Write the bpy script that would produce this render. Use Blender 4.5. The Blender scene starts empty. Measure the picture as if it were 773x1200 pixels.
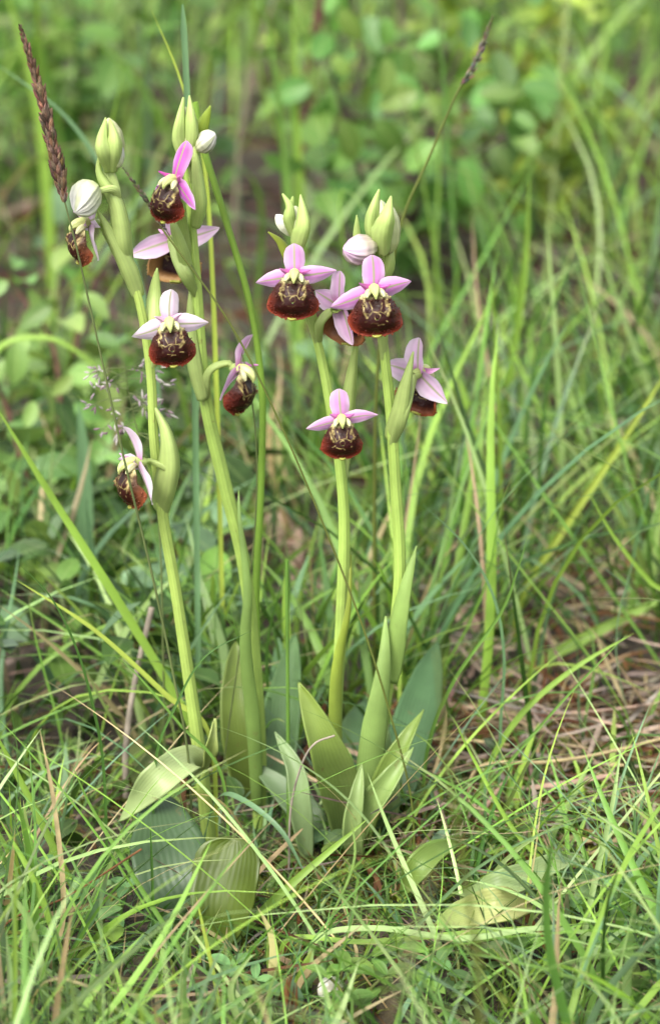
import bpy, math, random
import numpy as np

# ------------------------------------------------------------------ camera, sky, sun, exposure
SC = bpy.context.scene
COL = SC.collection
CAM_Y, CAM_Z = -0.95, 0.427
PITCH = math.radians(18.0)
TANV = math.tan(math.radians(9.5))
cd = bpy.data.cameras.new('camera'); cam = bpy.data.objects.new('camera', cd); COL.objects.link(cam)
cam.location = (0, CAM_Y, CAM_Z)
cam.rotation_euler = (math.radians(90) - PITCH, 0, 0)
cd.sensor_fit = 'VERTICAL'; cd.sensor_height = 22.3; cd.sensor_width = 22.3
cd.lens = 11.15 / TANV
cd.clip_start = 0.01; cd.clip_end = 500
cd.dof.use_dof = True; cd.dof.focus_distance = 0.957; cd.dof.aperture_fstop = 7.6
cd.dof.aperture_blades = 7
SC.camera = cam

SUN_EL, SUN_AZ = math.radians(50), math.radians(-150)   # azimuth of the sun seen from the plants, from +Y towards +X
w = bpy.data.worlds.new('World'); SC.world = w; w.use_nodes = True
nt = w.node_tree; nt.nodes.clear()
sky = nt.nodes.new('ShaderNodeTexSky'); sky.sky_type = 'NISHITA'; sky.sun_disc = False
sky.sun_elevation = SUN_EL; sky.sun_rotation = SUN_AZ
sky.air_density = 1.0; sky.dust_density = 4.0
hs = nt.nodes.new('ShaderNodeHueSaturation'); hs.inputs['Saturation'].default_value = 0.28
bg = nt.nodes.new('ShaderNodeBackground'); bg.inputs['Strength'].default_value = 0.15
wo = nt.nodes.new('ShaderNodeOutputWorld')
nt.links.new(sky.outputs[0], hs.inputs['Color']); nt.links.new(hs.outputs[0], bg.inputs['Color']); nt.links.new(bg.outputs[0], wo.inputs[0])
sl = bpy.data.lights.new('sun', 'SUN'); sun = bpy.data.objects.new('sun', sl); COL.objects.link(sun)
sl.energy = 1.5; sl.angle = math.radians(28); sl.color = (1.0, 0.95, 0.87)
sdir = (math.sin(SUN_AZ) * math.cos(SUN_EL), math.cos(SUN_AZ) * math.cos(SUN_EL), math.sin(SUN_EL))
sun.rotation_euler = (math.pi / 2 - SUN_EL, 0, math.pi - SUN_AZ)
SC.view_settings.view_transform = 'Standard'; SC.view_settings.look = 'None'
SC.view_settings.exposure = 1.58; SC.view_settings.gamma = 1.0; SC.view_settings.use_curve_mapping = False
SC.cycles.use_denoising = True
SC.cycles.max_bounces = 8; SC.cycles.transmission_bounces = 4; SC.cycles.diffuse_bounces = 4

rng = np.random.default_rng(11)
random.seed(5)
MM = 0.001

# ------------------------------------------------------------------ geometry helpers
FWD = np.array([0, math.cos(PITCH), -math.sin(PITCH)])
UPV = np.array([0, math.sin(PITCH), math.cos(PITCH)])
CAMP = np.array([0, CAM_Y, CAM_Z])
def P(px, py, y=0.0):
    """world point on the upright plane at depth y that the photograph shows at px, py"""
    dx = (px - 386.5) / 600 * TANV; dy = (600 - py) / 600 * TANV
    d = FWD + UPV * dy + np.array([dx, 0, 0])
    return CAMP + d * ((y - CAM_Y) / d[1])
def PG(px, py, z=0.0):
    """world point at height z (on the ground) that the photograph shows at px, py"""
    dx = (px - 386.5) / 600 * TANV; dy = (600 - py) / 600 * TANV
    d = FWD + UPV * dy + np.array([dx, 0, 0])
    return CAMP + d * ((z - CAM_Z) / d[2])
def pxs(n, y=0.0):
    """metres spanned by n photograph pixels at depth y"""
    return n * TANV / 600 * (y - CAM_Y) / math.cos(PITCH) * 1.0
KALB = 0.70     # photographed surfaces are brighter than their albedo
def lin(r, g, b):
    f = lambda c: ((c / 255 + 0.055) / 1.055) ** 2.4 if c > 10 else c / 255 / 12.92
    return np.array([f(r), f(g), f(b)]) * KALB
def nrm(a):
    a = np.asarray(a, float); return a / (np.linalg.norm(a, axis=-1, keepdims=True) + 1e-12)
def curve(pts, n):
    """smooth curve through the points (Catmull-Rom), n samples"""
    p = np.asarray(pts, float)
    if len(p) == 2: p = np.array([p[0], (p[0] + p[1]) / 2, p[1]])
    q = np.vstack([2 * p[0] - p[1], p, 2 * p[-1] - p[-2]])
    seg = np.linalg.norm(np.diff(p, axis=0), axis=1); cum = np.concatenate([[0], np.cumsum(seg)])
    t = np.linspace(0, cum[-1], n); k = np.clip(np.searchsorted(cum, t, 'right') - 1, 0, len(seg) - 1)
    u = ((t - cum[k]) / seg[k])[:, None]
    a, b, c, d = q[k], q[k + 1], q[k + 2], q[k + 3]
    return 0.5 * ((2 * b) + (-a + c) * u + (2 * a - 5 * b + 4 * c - d) * u ** 2 + (-a + 3 * b - 3 * c + d) * u ** 3)
def rotm(axis, a):
    c, s = math.cos(a), math.sin(a)
    if axis == 'X': return np.array([[1, 0, 0], [0, c, -s], [0, s, c]])
    if axis == 'Y': return np.array([[c, 0, s], [0, 1, 0], [-s, 0, c]])
    return np.array([[c, -s, 0], [s, c, 0], [0, 0, 1]])

class MB:
    """collects grids; build() links them as one mesh object with point attributes lc (u, v, random) and tint"""
    def __init__(s): s.V, s.F, s.L, s.T, s.n = [], [], [], [], 0
    def grid(s, V, lc, tint, close=False):
        """V (n, k, 3), lc (n, k, 3), tint (n, k, 3)"""
        n, k = V.shape[:2]
        i = np.arange(n * k).reshape(n, k) + s.n
        if close: i = np.concatenate([i, i[:, :1]], 1)
        f = np.stack([i[:-1, :-1], i[:-1, 1:], i[1:, 1:], i[1:, :-1]], -1).reshape(-1, 4)
        s.V.append(V.reshape(-1, 3)); s.L.append(np.broadcast_to(lc, V.shape).reshape(-1, 3)); s.T.append(np.broadcast_to(tint, V.shape).reshape(-1, 3))
        s.F.append(f); s.n += n * k
        return s
    def raw(s, V, F, lc, tint):
        s.V.append(V); s.F.append(F + s.n); s.L.append(np.broadcast_to(lc, V.shape)); s.T.append(np.broadcast_to(tint, V.shape)); s.n += len(V)
        return s
    def mesh(s, name):
        V = np.concatenate(s.V).astype(np.float32); F = np.concatenate(s.F).astype(np.int32)
        me = bpy.data.meshes.new(name)
        me.vertices.add(len(V)); me.vertices.foreach_set('co', V.ravel())
        me.loops.add(F.size); me.loops.foreach_set('vertex_index', F.ravel())
        me.polygons.add(len(F)); me.polygons.foreach_set('loop_start', np.arange(0, F.size, 4, dtype=np.int32))
        me.polygons.foreach_set('loop_total', np.full(len(F), 4, np.int32))
        me.polygons.foreach_set('use_smooth', np.ones(len(F), bool))
        a = me.attributes.new('lc', 'FLOAT_VECTOR', 'POINT'); a.data.foreach_set('vector', np.concatenate(s.L).astype(np.float32).ravel())
        t = np.concatenate(s.T).astype(np.float32); t4 = np.concatenate([t, np.ones((len(t), 1), np.float32)], 1)
        a = me.attributes.new('tint', 'FLOAT_COLOR', 'POINT'); a.data.foreach_set('color', t4.ravel())
        me.update(calc_edges=True)
        return me
    def build(s, name, m, parent=None):
        me = s.mesh(name); me.materials.append(m)
        return link(name, me, parent)

def link(name, data, parent=None):
    o = bpy.data.objects.new(name, data); COL.objects.link(o)
    if parent is not None:
        o.parent = parent
        o.matrix_parent_inverse = parent.matrix_basis.inverted()   # children are built in world coordinates
    return o
def tag(o, label=None, cat=None, group=None, kind=None):
    if label: o['label'] = label
    if cat: o['category'] = cat
    if group: o['group'] = group
    if kind: o['kind'] = kind
    return o
def thing(name, loc, label, cat, group=None):
    o = bpy.data.objects.new(name, None); COL.objects.link(o)
    o.location = [float(c) for c in loc]; o.empty_display_size = 0.01
    return tag(o, label, cat, group)

def tube(mb, pts, radii, tint, k=8, n=None, flat=1.0, ribs=0, twist=0.0):
    n = n or max(4, 4 * len(pts)); C = curve(pts, n) if len(pts) != n else np.asarray(pts, float)
    r = np.interp(np.linspace(0, 1, n), np.linspace(0, 1, len(radii)), radii)
    T = nrm(np.gradient(C, axis=0)); up = np.array([0.13, -0.95, 0.2])
    S = nrm(np.cross(T, up)); N = np.cross(S, T)
    a = np.linspace(0, 2 * math.pi, k, endpoint=False)
    aa = a[None, :] + twist * np.linspace(0, 1, n)[:, None]
    rr = r[:, None] * (1 + (0.13 * np.cos(ribs * a))[None, :] if ribs else np.ones((1, k)))
    V = C[:, None] + (np.cos(aa) * rr)[..., None] * S[:, None] + (np.sin(aa) * rr * flat)[..., None] * N[:, None]
    lc = np.zeros((n, k, 3)); lc[..., 0] = np.cos(a)[None]; lc[..., 1] = np.linspace(0, 1, n)[:, None]; lc[..., 2] = rng.random()
    t = np.asarray(tint, float)
    if t.ndim == 2: t = np.stack([np.interp(np.linspace(0, 1, n), np.linspace(0, 1, len(t)), t[:, j]) for j in range(3)], -1)[:, None]
    mb.grid(V, lc, np.broadcast_to(t, V.shape), close=True)
    return mb

W_LEAF = ([0, .12, .35, .6, .8, .93, 1], [.45, .75, 1, .92, .6, .28, .02])
W_OVAL = ([0, .05, .2, .45, .7, .88, .96, 1], [.1, .35, .8, 1, .85, .5, .25, .03])
W_BLADE = ([0, .1, .5, .8, .95, 1], [.7, .9, 1, .7, .25, .04])
W_BRACT = ([0, .1, .3, .55, .8, .94, 1], [.7, .9, 1, .8, .42, .16, .03])
def ribbon(mb, pts, width, tint, face=(0, -1, 0.25), prof=W_BLADE, cup=0.25, n=None, k=3, twist=0.0, wave=0.0, tint2=None, power=1.0):
    """leaf or blade along a curve; width full width in metres, cup lifts the two edges towards the face"""
    n = n or max(8, 6 * len(pts)); C = curve(pts, n); s = np.linspace(0, 1, n)
    wd = np.interp(s, *prof) * width * 0.5
    T = nrm(np.gradient(C, axis=0)); f = nrm(np.asarray(face, float))
    if f.ndim == 1: f = np.broadcast_to(f, C.shape)
    S = nrm(np.cross(T, f)); N = np.cross(S, T)
    if twist:
        tw = twist * s; c_, s_ = np.cos(tw)[:, None], np.sin(tw)[:, None]
        S, N = S * c_ + N * s_, N * c_ - S * s_
    u = np.linspace(-1, 1, k)
    ph = rng.random() * 6
    off = cup * np.abs(u)[None] ** (1 + power) * wd[:, None] + wave * width * np.abs(u)[None] ** 2 * np.sin(s * 11 + ph)[:, None] * np.sign(u)[None]
    sq = math.sqrt(max(0.15, 1 - 0.35 * min(cup, 1.4) ** 2))
    V = C[:, None] + (u[None] * wd[:, None] * sq)[..., None] * S[:, None] + off[..., None] * N[:, None]
    lc = np.zeros((n, k, 3)); lc[..., 0] = u[None]; lc[..., 1] = s[:, None]; lc[..., 2] = rng.random()
    t = np.broadcast_to(np.asarray(tint, float), V.shape)
    if tint2 is not None: t = t * (1 - s[:, None, None]) + np.asarray(tint2, float) * s[:, None, None]
    mb.grid(V, lc, t)
    return mb

# ------------------------------------------------------------------ materials
def mat(name): 
    m = bpy.data.materials.new(name); m.use_nodes = True
    n = m.node_tree.nodes; n.clear(); return m, n, m.node_tree.links
def leafmat(name, trans=0.35, rough=0.5, veins=9.0, vein_amt=0.12, noise_scale=120.0, noise_amt=0.28, spec=0.35, randhue=0.0, rib=0.0, rib_col=(0.3, 0.42, 0.1), bump=0.25, sheen=0.0, spots=0.0, tg=(1.05, 1.08, 0.75)):
    m, n, l = mat(name)
    at = n.new('ShaderNodeAttribute'); at.attribute_name = 'tint'
    lc = n.new('ShaderNodeAttribute'); lc.attribute_name = 'lc'
    sp = n.new('ShaderNodeSeparateXYZ'); l.new(lc.outputs['Vector'], sp.inputs[0])
    tc = n.new('ShaderNodeTexCoord')
    nz = n.new('ShaderNodeTexNoise'); nz.inputs['Scale'].default_value = noise_scale; nz.inputs['Detail'].default_value = 5
    l.new(tc.outputs['Object'], nz.inputs['Vector'])
    mr = n.new('ShaderNodeMapRange'); mr.inputs['From Min'].default_value = 0.28; mr.inputs['From Max'].default_value = 0.72
    mr.inputs['To Min'].default_value = 1 - noise_amt; mr.inputs['To Max'].default_value = 1 + noise_amt
    l.new(nz.outputs['Fac'], mr.inputs['Value'])
    # parallel veins across the blade
    mu = n.new('ShaderNodeMath'); mu.operation = 'MULTIPLY'; mu.inputs[1].default_value = veins * math.pi
    wz = n.new('ShaderNodeTexNoise'); wz.inputs['Scale'].default_value = 55; l.new(tc.outputs['Object'], wz.inputs['Vector'])
    wa = n.new('ShaderNodeMath'); wa.operation = 'MULTIPLY_ADD'; wa.inputs[1].default_value = 0.35; l.new(wz.outputs['Fac'], wa.inputs[0]); l.new(sp.outputs['X'], wa.inputs[2])
    l.new(wa.outputs[0], mu.inputs[0])
    co = n.new('ShaderNodeMath'); co.operation = 'COSINE'; l.new(mu.outputs[0], co.inputs[0])
    vm = n.new('ShaderNodeMath'); vm.operation = 'MULTIPLY_ADD'; vm.inputs[1].default_value = vein_amt; vm.inputs[2].default_value = 1.0
    l.new(co.outputs[0], vm.inputs[0])
    m2 = n.new('ShaderNodeMath'); m2.operation = 'MULTIPLY'; l.new(vm.outputs[0], m2.inputs[0]); l.new(mr.outputs[0], m2.inputs[1])
    sc = n.new('ShaderNodeVectorMath'); sc.operation = 'SCALE'; l.new(at.outputs['Color'], sc.inputs[0]); l.new(m2.outputs[0], sc.inputs['Scale'])
    colr = sc.outputs[0]
    if rib > 0:     # coloured midrib
        ab = n.new('ShaderNodeMath'); ab.operation = 'ABSOLUTE'; l.new(sp.outputs['X'], ab.inputs[0])
        rr = n.new('ShaderNodeMapRange'); rr.inputs['From Min'].default_value = 0.03; rr.inputs['From Max'].default_value = 0.16
        rr.inputs['To Min'].default_value = rib; rr.inputs['To Max'].default_value = 0; l.new(ab.outputs[0], rr.inputs['Value'])
        mx = n.new('ShaderNodeMix'); mx.data_type = 'RGBA'; l.new(rr.outputs[0], mx.inputs['Factor']); l.new(colr, mx.inputs['A'])
        mx.inputs['B'].default_value = (*rib_col, 1); colr = mx.outputs['Result']
    if spots > 0:   # brown specks of wear
        n2 = n.new('ShaderNodeTexNoise'); n2.inputs['Scale'].default_value = 260; n2.inputs['Detail'].default_value = 3; l.new(tc.outputs['Object'], n2.inputs['Vector'])
        r2 = n.new('ShaderNodeMapRange'); r2.inputs['From Min'].default_value = 0.67; r2.inputs['From Max'].default_value = 0.76; r2.inputs['To Max'].default_value = spots; l.new(n2.outputs['Fac'], r2.inputs['Value'])
        mx = n.new('ShaderNodeMix'); mx.data_type = 'RGBA'; l.new(r2.outputs[0], mx.inputs['Factor']); l.new(colr, mx.inputs['A'])
        mx.inputs['B'].default_value = (0.16, 0.1, 0.04, 1); colr = mx.outputs['Result']
    if randhue > 0:
        oi = n.new('ShaderNodeObjectInfo'); h = n.new('ShaderNodeHueSaturation')
        a1 = n.new('ShaderNodeMapRange'); a1.inputs['To Min'].default_value = 0.5 - randhue; a1.inputs['To Max'].default_value = 0.5 + randhue * 0.6; l.new(oi.outputs['Random'], a1.inputs['Value'])
        a2 = n.new('ShaderNodeMath'); a2.operation = 'FRACT'; a3 = n.new('ShaderNodeMath'); a3.operation = 'MULTIPLY'; a3.inputs[1].default_value = 7.31
        l.new(oi.outputs['Random'], a3.inputs[0]); l.new(a3.outputs[0], a2.inputs[0])
        a4 = n.new('ShaderNodeMapRange'); a4.inputs['To Min'].default_value = 0.62; a4.inputs['To Max'].default_value = 1.35; l.new(a2.outputs[0], a4.inputs['Value'])
        l.new(a1.outputs[0], h.inputs['Hue']); l.new(a4.outputs[0], h.inputs['Value']); l.new(colr, h.inputs['Color']); colr = h.outputs[0]
    b = n.new('ShaderNodeBsdfPrincipled'); b.inputs['Roughness'].default_value = rough; b.inputs['Specular IOR Level'].default_value = spec
    l.new(colr, b.inputs['Base Color'])
    if sheen: b.inputs['Sheen Weight'].default_value = sheen; b.inputs['Sheen Roughness'].default_value = 0.4
    bp = n.new('ShaderNodeBump'); bp.inputs['Strength'].default_value = bump; bp.inputs['Distance'].default_value = 0.0004
    ad = n.new('ShaderNodeMath'); ad.operation = 'ADD'; l.new(co.outputs[0], ad.inputs[0]); l.new(nz.outputs['Fac'], ad.inputs[1])
    l.new(ad.outputs[0], bp.inputs['Height']); l.new(bp.outputs[0], b.inputs['Normal'])
    tr = n.new('ShaderNodeBsdfTranslucent'); tv = n.new('ShaderNodeVectorMath'); tv.operation = 'MULTIPLY'; tv.inputs[1].default_value = tg
    l.new(colr, tv.inputs[0]); l.new(tv.outputs[0], tr.inputs['Color'])
    ms = n.new('ShaderNodeMixShader'); ms.inputs[0].default_value = trans; l.new(b.outputs[0], ms.inputs[1]); l.new(tr.outputs[0], ms.inputs[2])
    o = n.new('ShaderNodeOutputMaterial'); l.new(ms.outputs[0], o.inputs['Surface'])
    return m

M = {}
M['grass'] = leafmat('grass_blade', trans=0.4, rough=0.42, veins=5, vein_amt=0.06, noise_scale=35, noise_amt=0.2, spec=0.4)
M['straw'] = leafmat('dry_straw', trans=0.2, rough=0.75, veins=4, vein_amt=0.1, noise_scale=160, noise_amt=0.35, spec=0.15, tg=(1, .9, .7))
M['orchid_leaf'] = leafmat('orchid_leaf', trans=0.3, rough=0.42, veins=11, vein_amt=0.035, noise_scale=70, noise_amt=0.2, spec=0.4, bump=0.15, spots=0.5)
M['bract'] = leafmat('orchid_bract', trans=0.42, rough=0.45, veins=6, vein_amt=0.04, noise_scale=150, noise_amt=0.1, spec=0.35, bump=0.12)
M['stem'] = leafmat('orchid_stem', trans=0.12, rough=0.45, veins=4, vein_amt=0.05, noise_scale=160, noise_amt=0.12, spec=0.35, spots=0.5)
M['petal'] = leafmat('orchid_sepal', trans=0.42, rough=0.5, veins=4, vein_amt=0.045, noise_scale=260, noise_amt=0.08, spec=0.25, bump=0.08, rib=0.9, rib_col=(0.27, 0.31, 0.13), tg=(1.05, .95, 1.05))
M['petal_small'] = leafmat('orchid_petal', trans=0.2, rough=0.6, veins=2, vein_amt=0.04, noise_scale=300, noise_amt=0.1, spec=0.2, sheen=0.4, tg=(1.05, .9, 1.05))
M['bud'] = leafmat('orchid_bud', trans=0.15, rough=0.5, veins=4, vein_amt=0.02, noise_scale=220, noise_amt=0.08, spec=0.3, tg=(1.05, 1.05, .9))
M['lip'] = leafmat('orchid_lip', trans=0.0, rough=0.48, veins=1, vein_amt=0.0, noise_scale=900, noise_amt=0.12, spec=0.22, bump=0.6, sheen=0.0)
M['column'] = leafmat('orchid_column', trans=0.15, rough=0.4, veins=2, vein_amt=0.02, noise_scale=400, noise_amt=0.1, spec=0.4)
M['shrub'] = leafmat('shrub_leaf', trans=0.38, rough=0.42, veins=1, vein_amt=0.0, noise_scale=90, noise_amt=0.18, spec=0.4, randhue=0.035, rib=0.35, rib_col=(0.28, 0.4, 0.12))
M['herb'] = leafmat('herb_leaf', trans=0.3, rough=0.5, veins=1, vein_amt=0.0, noise_scale=200, noise_amt=0.2, spec=0.3, randhue=0.02, rib=0.25, rib_col=(0.3, 0.42, 0.15))
M['bark'] = leafmat('bark', trans=0.0, rough=0.85, veins=3, vein_amt=0.1, noise_scale=220, noise_amt=0.45, spec=0.15, bump=0.8)
M['dead'] = leafmat('dead_leaf', trans=0.2, rough=0.8, veins=3, vein_amt=0.1, noise_scale=120, noise_amt=0.4, spec=0.1, tg=(1, .85, .7))
M['shell'] = leafmat('snail_shell', trans=0.0, rough=0.35, veins=2, vein_amt=0.05, noise_scale=300, noise_amt=0.15, spec=0.5)
M['moss'] = leafmat('moss', trans=0.25, rough=0.8, veins=1, vein_amt=0.0, noise_scale=60, noise_amt=0.4, spec=0.1)

def groundmat():
    m, n, l = mat('soil_litter')
    tc = n.new('ShaderNodeTexCoord')
    a = n.new('ShaderNodeTexNoise'); a.inputs['Scale'].default_value = 22; a.inputs['Detail'].default_value = 9; a.inputs['Roughness'].default_value = 0.7
    c = n.new('ShaderNodeTexNoise'); c.inputs['Scale'].default_value = 260; c.inputs['Detail'].default_value = 6
    l.new(tc.outputs['Object'], a.inputs['Vector']); l.new(tc.outputs['Object'], c.inputs['Vector'])
    r = n.new('ShaderNodeValToRGB'); e = r.color_ramp.elements
    e[0].position = .3; e[0].color = (.018, .013, .009, 1); e[1].position = .72; e[1].color = (.06, .055, .028, 1)
    x = e.new(.5); x.color = (.042, .031, .02, 1)
    l.new(a.outputs['Fac'], r.inputs[0])
    r2 = n.new('ShaderNodeValToRGB'); e = r2.color_ramp.elements; e[0].position = .35; e[0].color = (.45, .45, .45, 1); e[1].position = .7; e[1].color = (1.5, 1.45, 1.35, 1)
    l.new(c.outputs['Fac'], r2.inputs[0])
    mx = n.new('ShaderNodeMix'); mx.data_type = 'RGBA'; mx.blend_type = 'MULTIPLY'; mx.inputs['Factor'].default_value = 1
    l.new(r.outputs[0], mx.inputs['A']); l.new(r2.outputs[0], mx.inputs['B'])
    b = n.new('ShaderNodeBsdfPrincipled'); b.inputs['Roughness'].default_value = .9; l.new(mx.outputs['Result'], b.inputs['Base Color'])
    bp = n.new('ShaderNodeBump'); bp.inputs['Distance'].default_value = .004; bp.inputs['Strength'].default_value = .9
    l.new(c.outputs['Fac'], bp.inputs['Height']); l.new(bp.outputs[0], b.inputs['Normal'])
    o = n.new('ShaderNodeOutputMaterial'); l.new(b.outputs[0], o.inputs['Surface'])
    return m

# ------------------------------------------------------------------ ground
def ground_z(x, y):
    return (0.006 * np.sin(x * 23 + 1.3) * np.cos(y * 19) + 0.004 * np.sin(x * 51 + y * 37) - 0.004)
def make_ground():
    def axis(lo, hi):
        f = np.arange(lo, hi + 1e-9, 0.02)
        return np.concatenate([-np.geomspace(200, 1.2, 14) * 1.0 + 0.0, f, np.geomspace(1.2, 200, 14) + hi])
    gx = axis(-1.0, 1.0); gy = axis(-1.0, 2.6)
    gx = np.unique(np.round(gx, 4)); gy = np.unique(np.round(gy, 4))
    X, Y = np.meshgrid(gx, gy); Z = ground_z(X, Y)
    V = np.stack([X, Y, Z], -1)
    mb = MB(); mb.grid(V, np.zeros(3), np.ones(3))
    o = mb.build('ground', groundmat()); tag(o, 'brown soil and litter under the grass', None, None, 'structure')
make_ground()

# ------------------------------------------------------------------ orchids
G_STEM = lin(166, 194, 96) * 1.05
G_BRACT = lin(192, 212, 130) * 1.05
G_LEAF = lin(120, 158, 72) * 0.8
G_LEAFB = lin(105, 145, 95) * 0.72
PINK = lin(212, 134, 206); PALE = lin(238, 214, 236); DEEP = lin(196, 84, 160); WHITE = lin(232, 230, 224)

def sepal_grid(L, W, curl=0.3, cup=0.25, roll=0.0, n=18, k=11, prof=([0, .12, .4, .68, .86, .95, 1], [.62, .82, 1, .9, .68, .42, .05])):
    """local grid: base at the origin, grows along +z, face towards -y; curl bends the tip back (+) or forward (-)"""
    s = np.linspace(0, 1, n); a = curl * s ** 1.3
    dz, dy = np.cos(a), np.sin(a)
    z = np.concatenate([[0], np.cumsum((dz[1:] + dz[:-1]) / 2)]) / (n - 1) * L
    y = np.concatenate([[0], np.cumsum((dy[1:] + dy[:-1]) / 2)]) / (n - 1) * L
    wd = np.interp(s, *prof) * W / 2; u = np.linspace(-1, 1, k)
    off = cup * wd[:, None] * u[None] ** 2                       # edges bend back
    X = u[None] * wd[:, None] * (1 - 0.18 * abs(cup))
    Y = y[:, None] + off * np.cos(a)[:, None] + roll * wd[:, None] * u[None] * s[:, None]
    Z = z[:, None] - off * np.sin(a)[:, None]
    V = np.stack([X, Y + 0 * X, Z + 0 * X], -1)
    lc = np.zeros((n, k, 3)); lc[..., 0] = u[None]; lc[..., 1] = s[:, None]; lc[..., 2] = rng.random()
    return V, lc
def sepal_tint(lc, main, pale, deep, dmix=0.8):
    u, v = np.abs(lc[..., 0:1]), lc[..., 1:2]
    t = main * (1 - u ** 2 * 0.7) + pale * u ** 2 * 0.7
    d = np.clip(1 - v / 0.28, 0, 1) * dmix
    t = t * (1 - d) + deep * d
    e = np.clip((v - 0.75) / 0.25, 0, 1) * 0.35
    return t * (1 - e) + pale * e

def seg_dist(p, a, b):
    a, b = np.array(a), np.array(b); d = b - a; t = np.clip(((p - a) @ d) / (d @ d + 1e-9), 0, 1)
    return np.linalg.norm(p - a - t[..., None] * d, axis=-1)

def lip_mesh(seed, sc=1.0, wide=1.0, light=0.0, hump=1.0):
    """convex velvet lip, units mm, hangs from the origin towards -z, bulges towards -y"""
    r = np.random.default_rng(seed)
    nr, na = 40, 104
    th = np.linspace(0, 2 * math.pi, na, endpoint=False)
    # outline as half widths by height (mm): narrow shoulders, widest low, rounded foot
    zz = np.array([0.9, 0.6, -0.4, -2.1, -4.1, -6.2, -8.0, -9.7, -11.1, -12.0, -12.35])
    ww = np.array([0.0, 2.6, 4.1, 5.3, 6.5, 7.6, 8.0, 7.5, 5.8, 3.0, 0.0]) * wide
    # closed outline resampled evenly, then split by angle about the centre
    ox = np.concatenate([ww, -ww[::-1][1:-1]]); oz = np.concatenate([zz, zz[::-1][1:-1]])
    cz = -7.0
    oc = curve(np.stack([np.append(ox, ox[0]), np.append(oz, oz[0]), 0 * np.append(ox, 0)], -1), 400)
    ang = np.unwrap(np.arctan2(oc[:, 0], oc[:, 1] - cz)); rad = np.hypot(oc[:, 0], oc[:, 1] - cz)
    o = np.argsort(ang); R = np.interp(th, np.mod(ang[o], 2 * math.pi)[np.argsort(np.mod(ang[o], 2 * math.pi))], rad[o][np.argsort(np.mod(ang[o], 2 * math.pi))], period=2 * math.pi)
    R = R * (1 + 0.015 * np.sin(th * 7 + seed) + 0.012 * np.sin(th * 11 + 2 * seed))
    rho = np.linspace(0.02, 1, nr) ** 0.85
    X = rho[:, None] * R[None] * np.sin(th)[None]; Z = cz + rho[:, None] * R[None] * np.cos(th)[None]
    rr = np.broadcast_to(rho[:, None], X.shape)
    low = np.clip((-Z - 7.0) / 5.0, 0, 1); top = np.clip((Z + 4.0) / 4.0, 0, 1)
    # dome; lower margin flares forward again, sides recurve
    D = 4.6 * (1 - rr ** 2.3)
    D += 1.9 * low * np.clip((rr - 0.76) / 0.24, 0, 1) ** 1.3
    D += hump * 1.5 * (np.exp(-((np.abs(X) - 4.1) ** 2 / 1.5 + (Z + 4.3) ** 2 / 3.2)))
    D -= 1.6 * top * np.exp(-X ** 2 / 4.0)                         # hollow below the column
    D += 0.25 * np.sin(X * 1.9 + seed) * (rr > .5) * (1 - rr)
    Yc = -D + 0.10 * (-Z) * 0.6 - 0.6
    side = np.clip((np.abs(X) - 5.0) / 2.5, 0, 1); Yc += 1.6 * side ** 1.5 * (1 - low * .6)
    V = np.stack([X, Yc, Z], -1) * MM * sc
    # colours
    p = np.stack([X, Z], -1) + r.normal(0, .05, X.shape + (2,)) * 0
    p = p + 0.12 * np.stack([np.sin(Z * 2.3 + seed), np.cos(X * 2.1 + seed)], -1)
    j = lambda a=.28: r.normal(0, a)
    dark = lin(64, 16, 11) * 0.5; rim = lin(110, 36, 20); rim2 = lin(142, 60, 34); cream = lin(206, 188, 120) * 0.85; brown = lin(70, 40, 34)
    t = np.broadcast_to(dark, V.shape).copy()
    def mixin(mask, c):
        nonlocal t
        t = t * (1 - mask[..., None]) + c * mask[..., None]
    mixin(np.clip((rr - 0.6) / 0.3, 0, 1) * np.clip((-Z - 3.5) / 3, 0, 1) * 0.75, rim)
    mixin(np.clip((rr - 0.9) / 0.1, 0, 1) * np.clip((-Z - 4) / 3, 0, 1) * 0.8, rim2)
    mixin(np.clip((np.abs(X) - 3.2) / 1.5, 0, 1) * np.clip((Z + 6.5) / 2.5, 0, 1) * 0.5, brown * 1.1)
    a0 = 1.9 + j(.15)
    trap = np.clip((a0 - .3 * (-p[..., 1] - 1.8) - np.abs(p[..., 0])) / .3, 0, 1) * np.clip((-p[..., 1] - .6) / .4, 0, 1) * np.clip((p[..., 1] + 5.2) / .3, 0, 1)
    mixin(trap * 0.75, brown)
    cav = np.clip(1.4 - np.hypot(p[..., 0] / 1.25, (p[..., 1] + 2.6) / 1.3), 0, 1)
    mixin(np.clip(cav * 2, 0, 1) * .9, lin(58, 30, 20) * .4)
    S = []
    for s in (-1, 1):
        S += [((s * a0, -1.9), (s * 1.15, -4.7), .15), ((s * 1.15, -4.7), (s * 2.3, -5.2 + j()), .14), ((s * 2.3, -5.2), (s * 3.6, -4.2 + j(.4)), .17),
              ((s * (3.7 + j(.3)), -2.6), (s * (3.9 + j(.2)), -4.6), .36), ((s * 3.7, -4.5), (s * (2.8 + j()), -5.9 + j()), .34),
              ((s * (2.9 + j()), -7.4 + j()), (s * (3.2 + j()), -7.6), .2), ((s * 3.3, -1.3), (s * 3.0, -3.0), .4)]
    c0 = (0.1 * j(), -6.0 + j(.1))
    ring = np.abs(np.hypot(p[..., 0] - c0[0], (p[..., 1] - c0[1]) * 0.9) - .85)
    S += [((-1.15, -4.7), (1.15, -4.7), .13), ((-1.2 + j(.4), -7.9 + j(.25)), (0.1, -8.0), .2), ((0.1 + j(), -8.3 + j(.3)), (1.2 + j(.5), -8.2 + j(.3)), .18)]
    q = np.zeros(X.shape)
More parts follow.
